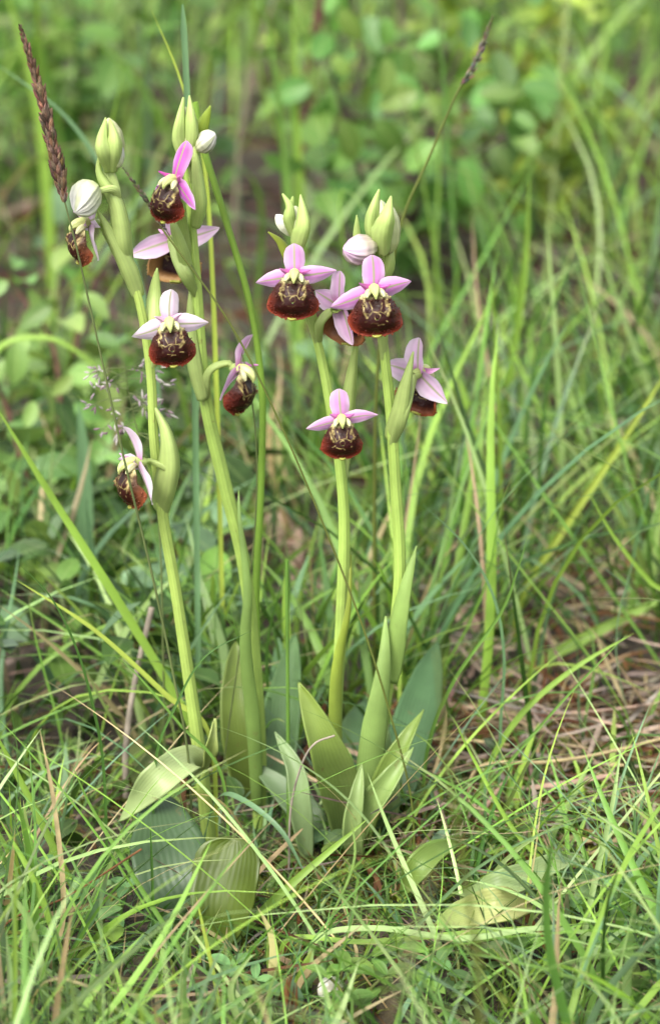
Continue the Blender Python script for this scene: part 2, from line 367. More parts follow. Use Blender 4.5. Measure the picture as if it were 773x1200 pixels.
    for a, b, wd in S:
        st = r.choice([.65, .85, 1.0]) if a[1] > -6.0 else r.choice([.1, .5, .9]); wd = wd * r.uniform(.75, 1.35)
        q = np.maximum(q, st * np.clip(1.5 - seg_dist(p, a, b) / wd / .8, 0, 1))
    q = np.maximum(q, np.clip(1.5 - ring / .12, 0, 1) * np.clip(.55 + .6 * np.sin(np.arctan2(p[..., 0], p[..., 1] + 6) * 1.5 + seed), .15, 1))
    q = q * (.62 + .38 * np.sin(X * 2.7 + seed * 3) * np.sin(Z * 3.1 + seed))
    mixin(np.clip(q, 0, 1) * (0.88 + light * .1), cream)
    mixin((np.hypot(p[..., 0] - c0[0], p[..., 1] - c0[1]) < .75) * 0.8, dark)
    mixin(np.clip((Z + 1.4) / 1.0, 0, 1) * np.clip(np.abs(X) / 1.5, .2, 1) * 0.9, lin(222, 212, 150) * .9)    # pale throat
    if light:
        mixin(np.clip((rr - 0.55) / 0.3, 0, 1) * light, lin(186, 146, 92))
    lc = np.zeros(V.shape); lc[..., 0] = X / 8; lc[..., 1] = rr; lc[..., 2] = .5
    return V, lc, t

def flower(plant, pos, yaw, pitch, roll, scale, seed, attach=None, dorsal=(11.0, 6.8, 0.35, 0), lat=((-102, 12.4), (100, 12.4)), latw=6.2, latfwd=0.1,
           pink=0.0, lipdrop=0.0, lipwide=1.0, arch=None, light=0.0, latcurl=0.25, ov=(1.1, 1.7), tilt=0.0):
    """orchid flower: ovary mesh with sepals, petals, lip, column and appendage as its own pieces"""
    r = np.random.default_rng(seed)
    pos = np.asarray(pos, float)
    R = rotm('Z', math.radians(yaw)) @ rotm('X', math.radians(pitch)) @ rotm('Y', math.radians(roll))
    R = rotm('Y', math.radians(tilt)) @ R
    put = lambda V: V @ R.T + pos
    s = MM * scale
    main = PINK * (1 - pink) + PALE * pink; pale = PALE * (1 - pink * .8) + WHITE * pink * .8; deep = DEEP * (1 - pink * .6) + PINK * pink * .6
    mb = MB()
    back = R @ np.array([0, 3.0 * s, -0.5 * s]) + pos
    if attach is not None:
        at = np.asarray(attach, float)
        mid = [np.asarray(m, float) for m in arch] if arch else []
        pts = [at] + mid + [back]
        tube(mb, pts, [ov[0] * s, ov[1] * s * 1.05, ov[1] * s, ov[0] * 1.2 * s], G_BRACT * .95, k=18, n=26, ribs=3, twist=1.6)
    tube(mb, [back + R @ np.array([0, .3 * s, 0]), put(np.array([[0, 1.2 * s, 0]]))[0], put(np.array([[0, -0.4 * s, -.3 * s]]))[0]], [1.3 * s, 1.7 * s, 1.2 * s], G_BRACT, k=10, n=6)
    fl = mb.build('flower', M['bract'], plant)
    # sepals
    def sep(nm, L, W, curl, cup, A, rolly, base, m=M['petal'], tint=None, prof=None, dm=.8):
        kw = dict(prof=prof) if prof else {}
        L = L * r.uniform(.94, 1.07)
        V, lc = sepal_grid(L * s, W * s, curl, cup + r.normal(0, .08), rolly, **kw)
        V[..., 1] += (np.abs(lc[..., 0]) ** 2 * np.sin(lc[..., 1] * r.uniform(6, 10) + r.uniform(0, 6) + lc[..., 0]) * .055 * W + np.sin(lc[..., 1] * 4 + r.uniform(0, 6)) * .02 * L) * s
        V[..., 0] += np.sin(lc[..., 1] * 2.4) * r.normal(0, .035) * L * s
        V = V @ A.T + np.array(base) * s
        b = MB(); b.grid(put(V), lc, tint(lc) if tint else sepal_tint(lc, main, pale, deep, dm)); b.build(nm, m, fl)
    L, W, c, rl = dorsal
    sep('sepal', L, W * 1.05, c, 0.5, rotm('Y', math.radians(rl)) @ rotm('X', math.radians(-8)), 0.1 * r.normal(), (0, 0.9, 0.6), prof=([0, .12, .4, .72, .88, .96, 1], [.62, .8, 1, .97, .8, .52, .16]))
    for (a, LL), sg in zip(lat, (-1, 1)):
        A = rotm('Y', math.radians(a)) @ rotm('X', math.radians(math.degrees(latfwd)))
        sep('sepal', LL, latw * 1.12, latcurl + r.normal(0, .08), 0.4, A, 0.25 * sg + r.normal(0, .1), (0.5 * sg, 0.7, -0.3), dm=.35, prof=([0, .15, .4, .66, .84, .95, 1], [.7, .92, 1, .76, .42, .18, .03]))
    # petals: short triangles, darker
    tri = ([0, .2, .5, .8, 1], [1, .85, .55, .28, .06])
    for sg in (-1, 1):
        A = rotm('Y', math.radians(sg * (62 + r.normal(0, 6)))) @ rotm('X', math.radians(22))
        sep('petal', 5.0, 3.0, -0.2, 0.5, A, 0, (0.7 * sg, -0.2, 0.5), M['petal_small'], lambda lc: DEEP * (1 - pink * .5) * (1 - lc[..., 1:2] * .6) + main * (lc[..., 1:2] * .6 + pink * .5 * (1 - lc[..., 1:2] * .6)), tri)
    # lip
    V, lc, t = lip_mesh(seed, scale, lipwide, light)
    A = rotm('X', math.radians(lipdrop))
    V = V @ A.T + np.array([0, -1.2, -0.9]) * s
    b = MB(); b.grid(put(V), lc, t, close=True)
    nh = 200; ii = r.integers(int(V.shape[0] * .62), V.shape[0], nh); jj = r.integers(0, V.shape[1], nh)     # velvet hairs near the margin
    out = nrm(V[ii, jj] - V[0, 0] * np.array([1, 1, 1]) + np.array([0, -.002, 0]) * scale + r.normal(0, .0012, (nh, 3)))
    hl = r.uniform(.2, .5, nh)[:, None] * s; h0 = V[ii, jj]; sd_ = nrm(np.cross(out, r.normal(0, 1, (nh, 3)))) * .045 * s
    hv = np.stack([h0 - sd_, h0 + sd_, h0 + out * hl + sd_ * .3, h0 + out * hl - sd_ * .3], 1)
    b.raw(put(hv.reshape(-1, 3)), np.arange(nh * 4).reshape(nh, 4), np.zeros(3), np.repeat(t[ii, jj] * 1.05 + lin(120, 60, 36) * .1, 4, 0))
    li = b.build('lip', M['lip'], fl)
    sd = li.modifiers.new('thickness', 'SOLIDIFY'); sd.thickness = 0.0005 * scale; sd.offset = -1
    # appendage at the foot of the lip
    u = np.linspace(-1, 1, 9); v = np.linspace(0, 1, 8)
    X = u[None] * (1.2 + 0.5 * np.sin(v[:, None] * 3.0)); Z = -11.8 - .9 * v[:, None] * (1 - .35 * u[None] ** 2); Yy = -0.5 - 2.0 * v[:, None] ** 1.2 + .5 * u[None] ** 2
    V = (np.stack([X * lipwide, Yy + 0 * X, Z + 0 * X], -1) * s) @ A.T + np.array([0, -1.2, -0.9]) * s
    lc = np.zeros(V.shape); b = MB(); b.grid(put(V), lc, lin(186, 190, 84) * .8)
    ap = b.build('appendage', M['column'], fl); sd = ap.modifiers.new('thickness', 'SOLIDIFY'); sd.thickness = 0.0006 * scale
    # column: pale hood leaning forward, hooked beak, cream flanks
    b = MB(); cp = np.array([[0, 0.6, 0.2], [0, -1.2, 0.7], [0, -3.2, 0.6], [0, -4.6, -0.1], [0, -5.2, -1.1], [0, -5.3, -1.9]]) * s
    tube(b, put(cp), np.array([1.6, 1.75, 1.6, 1.35, .85, .2]) * s, np.array([lin(206, 218, 132), lin(216, 224, 142), lin(214, 222, 146), lin(204, 214, 128)]) * .92, k=14, n=20)
    for sg in (-1, 1):
        fp = np.array([[sg * 1.2, -0.6, 0.2], [sg * 1.9, -2.4, -0.2], [sg * 2.4, -3.6, -0.8], [sg * 2.5, -4.2, -1.5]]) * s
        tube(b, put(fp), np.array([.8, 1.1, .95, .35]) * s, lin(222, 220, 168) * .92, k=10, n=12)
    b.build('column', M['column'], fl)
    return fl

def bud(plant, base, tip, width, tint_lo, tint_hi, seed, attach=None, arch=None, seam=0.24, ovr=1.0):
    """closed bud of three sepals with seams, on its own ovary"""
    base, tip = np.asarray(base, float), np.asarray(tip, float)
    n, k = 26, 54
    ax = nrm(tip - base); S = nrm(np.cross(ax, [0, -1, 0.2])); N = np.cross(S, ax); L = np.linalg.norm(tip - base)
    s = np.linspace(0, 1, n); th = np.linspace(0, 2 * math.pi, k, endpoint=False) + seed
    rad = np.interp(s, [0, .06, .25, .5, .75, .92, 1], [.25, .55, .92, 1, .78, .4, .05]) * width / 2
    pet = np.abs(np.cos(1.5 * (th + 0.5 * 1)))                     # seams where cos = 0
    rr = rad[:, None] * (1 - seam * np.exp(-(pet / .22) ** 2))[None] 
    rr = rr * (1 + 0.16 * (np.mod((th + .25 * np.sin(seed)) / (2 * math.pi / 3), 1.0) - .5))[None] * (1 + .03 * np.sin(s * 9 + seed))[:, None]
    bend = (0.12 * width * np.sin(s * 2.5 + seed))[:, None, None] * S
    V = base + ax * (s * L)[:, None, None] + bend + (np.cos(th)[None] * rr)[..., None] * S + (np.sin(th)[None] * rr)[..., None] * N
    lc = np.zeros((n, k, 3)); lc[..., 0] = np.sin(1.5 * th)[None]; lc[..., 1] = s[:, None]; lc[..., 2] = rng.random()
    g = np.clip(1.15 - s * 1.3, 0, 1)[:, None] * np.ones((1, k)); g = np.maximum(g, np.exp(-((np.abs(np.sin(1.5 * th)) - 1) / .12) ** 2)[None] * .7)
    t = tint_hi * (1 - g[..., None]) + tint_lo * g[..., None]
    b = MB(); b.grid(V, lc, t, close=True)
    if attach is not None:
        pts = [np.asarray(attach, float)] + [np.asarray(m, float) for m in (arch or [])] + [base + ax * L * .06]
        tube(b, pts, np.array([1.0, 1.5, 1.6, 1.2]) * MM * ovr, G_BRACT * .95, k=14, n=18, ribs=3, twist=1.2)
    return b.build('bud', M['bud'], plant)

def leaf(plant, name, pts, width, tint, face=(0, -1, .35), prof=W_LEAF, cup=.35, m='orchid_leaf', twist=0., wave=0.02, tint2=None, n=34, k=13, label=None):
    if m == 'orchid_leaf': dull = lambda c: np.asarray(c) * 1.0 + lin(150, 170, 120) * .06; tint = dull(tint); tint2 = None if tint2 is None else dull(tint2); width = width * .92; wave = wave + .02
    b = MB(); ribbon(b, pts, width, tint, face, prof, cup, n, k, twist, wave, tint2)
    o = b.build(name, M[m], plant)
    sd = o.modifiers.new('thickness', 'SOLIDIFY'); sd.thickness = 0.0005; sd.offset = 0
    if label: o['label'] = label
    return o

def stem(plant, pts, radii, tint=G_STEM, tint_top=None):
    b = MB(); t = np.array([tint * .95, tint, tint_top if tint_top is not None else tint * 1.05])
    tube(b, pts, radii, t, k=14, n=60, ribs=5, twist=.6)
    return b.build('stem', M['stem'], plant)

def at(*l): return [P(*q) for q in l]
PXM = pxs(1)      # one photograph pixel at the orchids

YA, YB, YC, YD = -0.012, 0.02, 0.0, 0.0
# --- orchid A, leftmost
base = PG(245, 1000)
A = thing('orchid', (base[0], YA, 0), 'leftmost orchid, leaning left with pale flowers and a round white bud', 'orchid', 'flowering orchids in the meadow')
stem(A, [np.array([base[0] + .001, YA, -.006])] + at((241, 950, YA), (229, 850, YA), (207, 700, YA), (191, 605, YA), (181, 520, YA), (177, 440, YA), (166, 365, YA), (150, 305, YA), (143, 262, YA), (136, 225, YA)),
     np.array([10, 9.5, 9, 8, 7.2, 7, 6.5, 6, 5.5, 5, 4.5]) * PXM * .86, tint=lin(170, 194, 98) * 1.0)
leaf(A, 'bract', at((193, 604, YA), (200, 575, YA - .006), (203, 540, YA - .008), (196, 505, YA - .006), (180, 474, YA)), 37 * PXM, G_BRACT, face=(.35, -1, .1), prof=W_BRACT, cup=-1.1, m='bract')
leaf(A, 'bract', at((176, 395, YA), (180, 375, YA), (181, 345, YA + .004), (184, 314, YA + .004)), 22 * PXM, G_BRACT * 1.05, prof=W_BRACT, cup=-.6, m='bract')
leaf(A, 'bract', at((152, 315, YA), (146, 285, YA - .006), (138, 240, YA - .006), (118, 205, YA - .004), (116, 182, YA - .004)), 26 * PXM, G_BRACT * 1.08, face=(.25, -1, .2), prof=W_BRACT, cup=-.9, m='bract')
leaf(A, 'bract', at((160, 350, YA), (146, 315, YA - .004), (128, 275, YA - .006), (114, 246, YA - .006)), 24 * PXM, G_BRACT * 1.08, face=(-.3, -1, .1), prof=W_BRACT, cup=-.9, m='bract')
leaf(A, 'bract', at((125, 202, YA - .003), (117, 180, YA - .009), (117, 160, YA - .008), (124, 138, YA - .003)), 28 * PXM, G_BRACT * 1.1, face=(-.4, -1, .1), prof=W_BRACT, cup=-1.0, m='bract')
leaf(A, 'bract', at((134, 202, YA - .003), (137, 180, YA - .008), (136, 160, YA - .008), (129, 140, YA - .003)), 28 * PXM, G_BRACT * 1.1, face=(.4, -1, .1), prof=W_BRACT, cup=-1.0, m='bract')
bud(A, P(126, 198, YA), P(127, 138, YA), 30 * PXM, lin(200, 214, 140) * .85, lin(222, 226, 170) * .88, .4, attach=P(138, 235, YA), ovr=1.2)
bud(A, P(117, 222, YA - .008), P(86, 247, YA - .014), 39 * PXM, lin(206, 216, 158) * .9, WHITE * .95, 1.3, attach=P(140, 245, YA), arch=at((134, 222, YA - .006)), ovr=.8)
bud(A, P(136, 196, YA - .004), P(143, 168, YA - .002), 14 * PXM, lin(206, 216, 158) * .9, WHITE * .9, 2.3)
flower(A, P(101, 262, YA - .004), -66, 6, 14, 1.0, 21, attach=P(148, 318, YA), arch=at((125, 268, YA)), pink=1.0, dorsal=(9, 6, -.5, 60), lat=((-120, 9), (152, 12)), lipwide=.85, light=.1)
flower(A, P(199, 379, YA - .012), 4, -4, -4, 1.0, 3, attach=P(178, 430, YA), arch=at((186, 400, YA)), pink=1.0, dorsal=(10.2, 6.4, .25, 12), lat=((-103, 12.6), (92, 11.4)), lipwide=.93)
flower(A, P(158, 543, YA - .010), -60, 0, 6, 1.08, 4, attach=P(196, 575, YA), arch=at((198, 552, YA - .006), (178, 541, YA - .006)), pink=.85, dorsal=(11, 4.8, -.75, -14), lat=((-95, 9), (132, 13)), latw=5.0, lipwide=.86, light=.12, latcurl=-.2, ov=(.7, .9), tilt=-8)
leaf(A, 'leaf', at((236, 905, YA - .006), (222, 890, YA - .015), (185, 915, YA - .03), (140, 962, YA - .02)), 44 * PXM, lin(190, 206, 140) * .95, face=(.1, -1, .8), cup=.3, wave=.06, tint2=lin(176, 198, 132) * .9, label='pale twisted leaf with a torn tip')
leaf(A, 'leaf', at((238, 900, YA - .008), (246, 870, YA - .012), (252, 842, YA - .01)), 20 * PXM, lin(178, 194, 110) * .8, face=(.5, -.8, .4), cup=.8, wave=.1)
leaf(A, 'leaf', [PG(254, 1118, -.002)] + at((261, 1075, -.080), (269, 1030, -.076), (278, 982, -.070)), 92 * PXM, lin(116, 140, 40) * .5, face=(-.2, -1, .2), cup=.4, prof=([0, .15, .3, .5, .7, .82, .9, .95, 1], [.22, .42, .66, .92, 1, .96, .82, .6, .2]), twist=.25, label='broad olive leaf with a bitten top edge')
leaf(A, 'leaf', [PG(228, 1092, -.002)] + at((212, 1050, -.065), (198, 1000, -.055), (182, 925, -.03)), 100 * PXM, G_LEAFB * .5, face=(.1, -1, .5), cup=.2)
leaf(A, 'leaf', at((215, 980, .03), (190, 930, .05), (165, 880, .07), (158, 850, .09)), 62 * PXM, lin(120, 135, 75) * .7, face=(.1, -1, .4), cup=.2)
# --- orchid B, second from left
base = PG(303, 960)
B = thing('orchid', (base[0], YB, 0), 'tall orchid second from the left with a face-on magenta top flower', 'orchid', 'flowering orchids in the meadow')
stem(B, [np.array([base[0], YB, -.006])] + at((304, 880, YB), (298, 770, YB), (285, 660, YB), (264, 570, YB), (245, 490, YB), (236, 420, YB), (231, 340, YB), (225, 260, YB), (219, 195, YB)),
     np.array([9.5, 9, 8.5, 8.5, 8.8, 9, 8.5, 7.5, 6, 5]) * PXM * .84)
leaf(B, 'bract', at((222, 330, YB - .003), (214, 295, YB - .01), (204, 265, YB - .012), (199, 240, YB - .004)), 17 * PXM, G_BRACT * 1.08, prof=W_BRACT, cup=-.9, m='bract')
leaf(B, 'bract', at((231, 268, YB - .004), (236, 240, YB - .008), (232, 200, YB - .008), (226, 160, YB - .006)), 20 * PXM, G_BRACT * 1.1, face=(.3, -1, .2), prof=W_BRACT, cup=-.9, m='bract')
leaf(B, 'bract', at((214, 190, YB - .006), (205, 165, YB - .008), (208, 140, YB - .008), (215, 114, YB - .004)), 23 * PXM, G_BRACT * 1.1, face=(-.5, -1, .2), prof=W_BRACT, cup=-1.1, m='bract')
leaf(B, 'bract', at((224, 190, YB - .004), (228, 160, YB - .008), (226, 135, YB - .008), (222, 112, YB - .004)), 26 * PXM, G_BRACT * 1.12, face=(.4, -1, .2), prof=W_BRACT, cup=-1.1, m='bract')
leaf(B, 'bract', at((230, 165, YB), (237, 145, YB), (247, 124, YB)), 17 * PXM, lin(180, 205, 80) * .8, face=(-.3, -1, .2), prof=W_BRACT, cup=-.6, m='bract')
leaf(B, 'bract', at((236, 470, YB - .004), (226, 430, YB - .004), (222, 380, YB - .002), (224, 330, YB)), 20 * PXM, G_BRACT, face=(-.3, -1, .1), prof=W_BRACT, cup=-.8, m='bract')
bud(B, P(217, 195, YB - .004), P(218, 125, YB - .002), 26 * PXM, lin(190, 208, 120) * .85, lin(224, 228, 180) * .88, .9)
bud(B, P(230, 172, YB - .005), P(254, 160, YB - .008), 24 * PXM, lin(206, 216, 158) * .9, WHITE * .95, 2.1, attach=P(224, 215, YB), arch=at((226, 185, YB - .004)), ovr=.7)
flower(B, P(203, 212, YB - .018), -30, -2, 8, 1.0, 7, attach=P(222, 300, YB), arch=at((212, 255, YB - .004)), pink=-.35, dorsal=(12, 6.0, .45, 0), lat=((-128, 7), (122, 12)), latw=5.0, lipwide=.78, latfwd=.35)
flower(B, P(204, 280, YB + .010), 172, 4, 0, 1.15, 12, attach=P(229, 345, YB), arch=at((214, 315, YB - .006)), pink=.6, dorsal=(9, 6, .3, 0), lat=((-72, 12.5), (112, 12.8)), light=.85, latcurl=.1)
flower(B, P(282, 434, YB - .006), 56, -6, -6, 1.08, 9, attach=P(240, 482, YB), arch=at((244, 438, YB - .003), (266, 426, YB - .004)), pink=.3, dorsal=(11.5, 4.8, -.55, 4), lat=((-138, 11.5), (95, 6)), latw=4.6, lipwide=.84, latcurl=-.15, ov=(.8, 1.2), tilt=24)
leaf(B, 'sheath_leaf', at((302, 950, YB - .003), (298, 860, YB - .007), (288, 760, YB - .009), (290, 690, YB - .008), (281, 610, YB - .004), (280, 575, YB)), 19 * PXM, lin(148, 182, 92) * .8, face=(.2, -1, .2), cup=-.38, prof=W_BRACT)
leaf(B, 'leaf', at((292, 945, .03), (282, 880, .026), (276, 820, .03), (276, 752, .045)), 52 * PXM, lin(138, 162, 72) * .72, face=(.3, -1, .3), cup=.3, tint2=lin(128, 150, 60) * .7, prof=W_OVAL)
leaf(B, 'leaf', at((318, 960, .03), (325, 890, .04), (332, 830, .055), (346, 742, .08)), 58 * PXM, lin(110, 150, 88) * .72, face=(-.2, -1, .4), cup=.4)
# --- orchid C, third
base = PG(400, 960)
C = thing('orchid', (base[0], YC, 0), 'third orchid from the left, its lowest flower face-on halfway up the stem', 'orchid', 'flowering orchids in the meadow')
stem(C, [np.array([base[0], YC, -.006])] + at((394, 900, YC), (394, 820, YC), (400, 720, YC), (403, 620, YC), (398, 545, YC), (386, 470, YC), (373, 405, YC), (361, 366, YC), (352, 320, YC), (349, 278, YC)),
     np.array([9, 8.6, 8, 8, 8.2, 8, 7, 6.8, 6, 5, 4.6]) * PXM * .84)
leaf(C, 'sheath_leaf', at((399, 955, YC - .003), (394, 860, YC - .006), (396, 780, YC - .008), (408, 715, YC - .006), (411, 650, YC + .002)), 20 * PXM, lin(160, 184, 88) * .8, face=(.5, -1, .2), cup=-.38, prof=W_BRACT, tint2=lin(170, 190, 50) * .8)
leaf(C, 'bract', at((404, 545, YC + .003), (408, 490, YC + .004), (413, 440, YC + .003), (419, 393, YC)), 22 * PXM, G_BRACT, face=(.2, -1, .1), prof=W_BRACT, cup=-.9, m='bract')
leaf(C, 'bract', at((352, 320, YC + .006), (340, 302, YC + .006), (328, 283, YC + .005), (314, 272, YC + .004)), 14 * PXM, lin(184, 200, 84) * .85, face=(.3, -1, .5), prof=W_BRACT, cup=-.5, m='bract')
leaf(C, 'bract', at((352, 295, YC - .004), (359, 270, YC - .008), (357, 248, YC - .007), (352, 228, YC - .004)), 26 * PXM, G_BRACT * 1.12, face=(.45, -1, .2), prof=W_BRACT, cup=-1.0, m='bract')
leaf(C, 'bract', at((345, 280, YC - .003), (337, 258, YC - .006), (338, 242, YC - .006), (331, 227, YC - .004)), 18 * PXM, G_BRACT * 1.12, face=(-.3, -1, .2), prof=W_BRACT, cup=-.9, m='bract')
leaf(C, 'bract', at((345, 272, YC), (340, 250, YC), (343, 230, YC)), 12 * PXM, G_BRACT * 1.05, face=(-.3, -1, .2), prof=W_BRACT, cup=-.7, m='bract')
bud(C, P(346, 280, YC - .002), P(345, 241, YC - .002), 21 * PXM, lin(196, 210, 130) * .85, lin(226, 230, 190) * .88, .3)
bud(C, P(346, 278, YC + .002), P(325, 250, YC + .002), 19 * PXM, lin(206, 216, 158) * .9, WHITE * .95, 1.9)
flower(C, P(345, 323, YC - .016), -1, -8, 3, 1.02, 2, attach=P(371, 400, YC), arch=at((362, 365, YC - .004)), pink=.1, dorsal=(9.6, 6.8, .3, -4), lat=((-104, 11.4), (78, 12.2)), latw=5.6, lipwide=1.0)
flower(C, P(400, 492, YC - .016), 4, -4, 0, .92, 8, attach=P(401, 575, YC), arch=at((404, 525, YC + .001)), pink=.18, dorsal=(9.4, 7.0, .3, -2), lat=((-100, 12.2), (82, 12.2)), latw=4.6, lipwide=.9, latcurl=-.25)
flower(C, P(399, 357, YC - .004), 146, -4, 0, 1.1, 14, attach=P(373, 400, YC), arch=at((375, 378, YC - .004), (390, 363, YC - .002)), pink=.45, dorsal=(10.5, 5.0, -.2, -8), lat=((-160, 11.5), (66, 8.5)), latw=6.2, lipwide=.9, light=.3, ov=(1.0, 1.25))
leaf(C, 'leaf', at((405, 985, -.006), (398, 930, -.014), (378, 870, -.022), (350, 800, -.018)), 56 * PXM, lin(146, 172, 100) * .8, face=(.25, -1, .35), cup=.35, tint2=lin(150, 174, 70) * .8)
leaf(C, 'leaf', at((385, 1000, .0), (365, 965, .0), (335, 930, .01), (296, 895, .02)), 44 * PXM, lin(128, 156, 108) * .7, face=(.2, -.8, .8), cup=.3)
leaf(C, 'leaf', at((405, 990, .03), (400, 930, .05), (415, 860, .07), (428, 820, .09)), 60 * PXM, G_LEAFB * .85, face=(.2, -1, .5), cup=.2)
# --- orchid D, rightmost
base = PG(430, 965)
D = thing('orchid', (base[0], YD, 0), 'rightmost orchid with a lilac bud beside its large dark top flower', 'orchid', 'flowering orchids in the meadow')
stem(D, [np.array([base[0], YD, -.006])] + at((444, 870, YD), (458, 770, YD), (468, 670, YD), (463, 570, YD), (458, 490, YD), (452, 430, YD), (448, 390, YD), (446, 340, YD), (450, 285, YD)),
     np.array([9, 8.6, 8.4, 8.2, 8, 7.6, 7.2, 6.8, 5.6, 4.6]) * PXM * .84)
leaf(D, 'sheath_leaf', at((456, 800, YD - .003), (464, 740, YD - .007), (474, 690, YD - .007), (488, 640, YD - .004)), 28 * PXM, lin(158, 190, 100) * .82, face=(-.4, -1, .3), cup=-.38, prof=W_BRACT)
leaf(D, 'sheath_leaf', at((427, 985, YD - .006), (434, 905, YD - .009), (440, 850, YD - .011), (450, 780, YD - .010), (452, 722, YD - .006)), 36 * PXM, lin(160, 192, 104) * .82, face=(.2, -1, .2), cup=-.38, prof=([0, .1, .3, .55, .8, .94, 1], [.55, .8, 1, .92, .5, .18, .03]))
leaf(D, 'bract', at((460, 520, YD), (472, 490, YD - .006), (478, 450, YD - .008), (484, 412, YD - .006)), 28 * PXM, G_BRACT, face=(.3, -1, .1), prof=W_BRACT, cup=-1.0, m='bract')
leaf(D, 'bract', at((448, 330, YD), (456, 305, YD - .002), (459, 285, YD)), 18 * PXM, G_BRACT * 1.05, prof=W_BRACT, cup=-.9, m='bract')
leaf(D, 'bract', at((421, 300, YD + .006), (418, 275, YD + .006), (418, 252, YD + .006)), 10 * PXM, G_BRACT, prof=W_BRACT, cup=-.5, m='bract')
leaf(D, 'bract', at((442, 298, YD - .003), (433, 265, YD - .006), (437, 240, YD - .006), (444, 222, YD - .002)), 26 * PXM, G_BRACT * 1.12, face=(-.3, -1, .2), prof=W_BRACT, cup=-1.1, m='bract')
leaf(D, 'bract', at((450, 300, YD - .006), (452, 272, YD - .012), (456, 250, YD - .012), (458, 230, YD - .006)), 32 * PXM, G_BRACT * 1.14, face=(.2, -1, .2), prof=W_BRACT, cup=-1.0, m='bract')
bud(D, P(444, 280, YD - .002), P(446, 234, YD - .003), 21 * PXM, lin(200, 214, 140) * .85, lin(228, 232, 190) * .88, .6)
bud(D, P(452, 296, YD - .002), P(460, 240, YD - .002), 24 * PXM, lin(200, 214, 140) * .85, lin(222, 226, 180) * .88, 1.6)
bud(D, P(439, 292, YD - .006), P(402, 289, YD - .012), 34 * PXM, lin(196, 196, 150) * .9, lin(222, 184, 218) * .9, 2.6, attach=P(424, 345, YD), arch=at((432, 310, YD - .002)), ovr=.8)
flower(D, P(438, 341, YD - .018), 5, -8, -2, 1.06, 6, attach=P(449, 420, YD), arch=at((446, 380, YD - .003)), pink=.0, dorsal=(10.2, 6.8, .2, 0), lat=((-106, 14.0), (78, 11.5)), latw=6.0, lipwide=1.02)
flower(D, P(491, 437, YD + .004), 146, 4, -8, 1.12, 16, attach=P(459, 520, YD), arch=at((474, 478, YD - .005)), pink=.7, dorsal=(10.5, 6.8, .1, 2), lat=((-120, 11.5), (92, 12)), latw=6.4, lipwide=.9, light=.1, latcurl=.1)
leaf(D, 'leaf', at((450, 985, .02), (470, 900, .03), (492, 830, .05), (512, 752, .08)), 66 * PXM, lin(92, 136, 84) * .7, face=(-.2, -1, .4), cup=.4)
leaf(D, 'leaf', at((425, 990, -.004), (450, 920, -.012), (476, 868, -.012), (496, 832, -.004)), 34 * PXM, lin(150, 178, 84) * .78, face=(-.6, -1, .5), cup=.6)
leaf(D, 'leaf', at((408, 1010, -.012), (432, 955, -.022), (458, 915, -.024), (484, 876, -.018)), 40 * PXM, lin(156, 184, 104) * .8, face=(-.5, -1, .6), cup=.7)
for pts_, w_, c_ in [(((440, 1000, .0), (452, 940, .0), (448, 880, .004), (440, 815, .012)), 36, lin(150, 178, 112)), (((360, 1005, -.012), (352, 950, -.014), (345, 900, -.01), (322, 858, .0)), 30, lin(146, 172, 116)), (((420, 1015, -.02), (412, 975, -.028), (418, 930, -.026), (424, 895, -.02)), 26, lin(158, 184, 110))]:
    leaf(D if pts_[0][0] > 400 else C, 'leaf', at(*pts_), w_ * PXM, c_ * .85, face=(rng.normal(0, .3), -1, .35), cup=.5, wave=.03)
# --- a flat rosette without flowers, right of the orchids
rz = PG(520, 1040)
RO = thing('leaf_rosette', (rz[0], rz[1], 0), 'flat rosette of pale broad leaves without flowers, right of the orchids', 'plant')
g = lambda px, py, z: PG(px, py, z)
leaf(RO, 'leaf', [g(522, 1050, .004), g(560, 1045, .018), g(600, 1035, .022), g(655, 1012, .018), g(692, 1006, .010)], 40 * PXM, lin(146, 174, 104) * .95, face=(0, -.6, 1), cup=.4, prof=W_OVAL, tint2=lin(178, 198, 138) * 1.05)
leaf(RO, 'leaf', [g(508, 1085, .004), g(550, 1072, .016), g(585, 1062, .022), g(624, 1062, .014)], 50 * PXM, lin(160, 186, 104) * 1.0, face=(.2, -.8, .8), cup=.4, prof=W_OVAL, tint2=lin(214, 208, 140) * 1.05, label='pale leaf with a brown-edged curled tip')
leaf(RO, 'leaf', [g(470, 1050, .004), g(488, 1020, .016), g(510, 998, .020), g(536, 988, .018)], 34 * PXM, lin(134, 164, 72) * .75, face=(0, -.7, .8), cup=.4, prof=W_OVAL)
leaf(RO, 'leaf', [g(548, 1120, .004), g(575, 1115, .010), g(605, 1122, .010), g(622, 1140, .004)], 30 * PXM, lin(132, 158, 104) * .7, face=(0, -.6, 1), cup=.3, prof=W_OVAL)


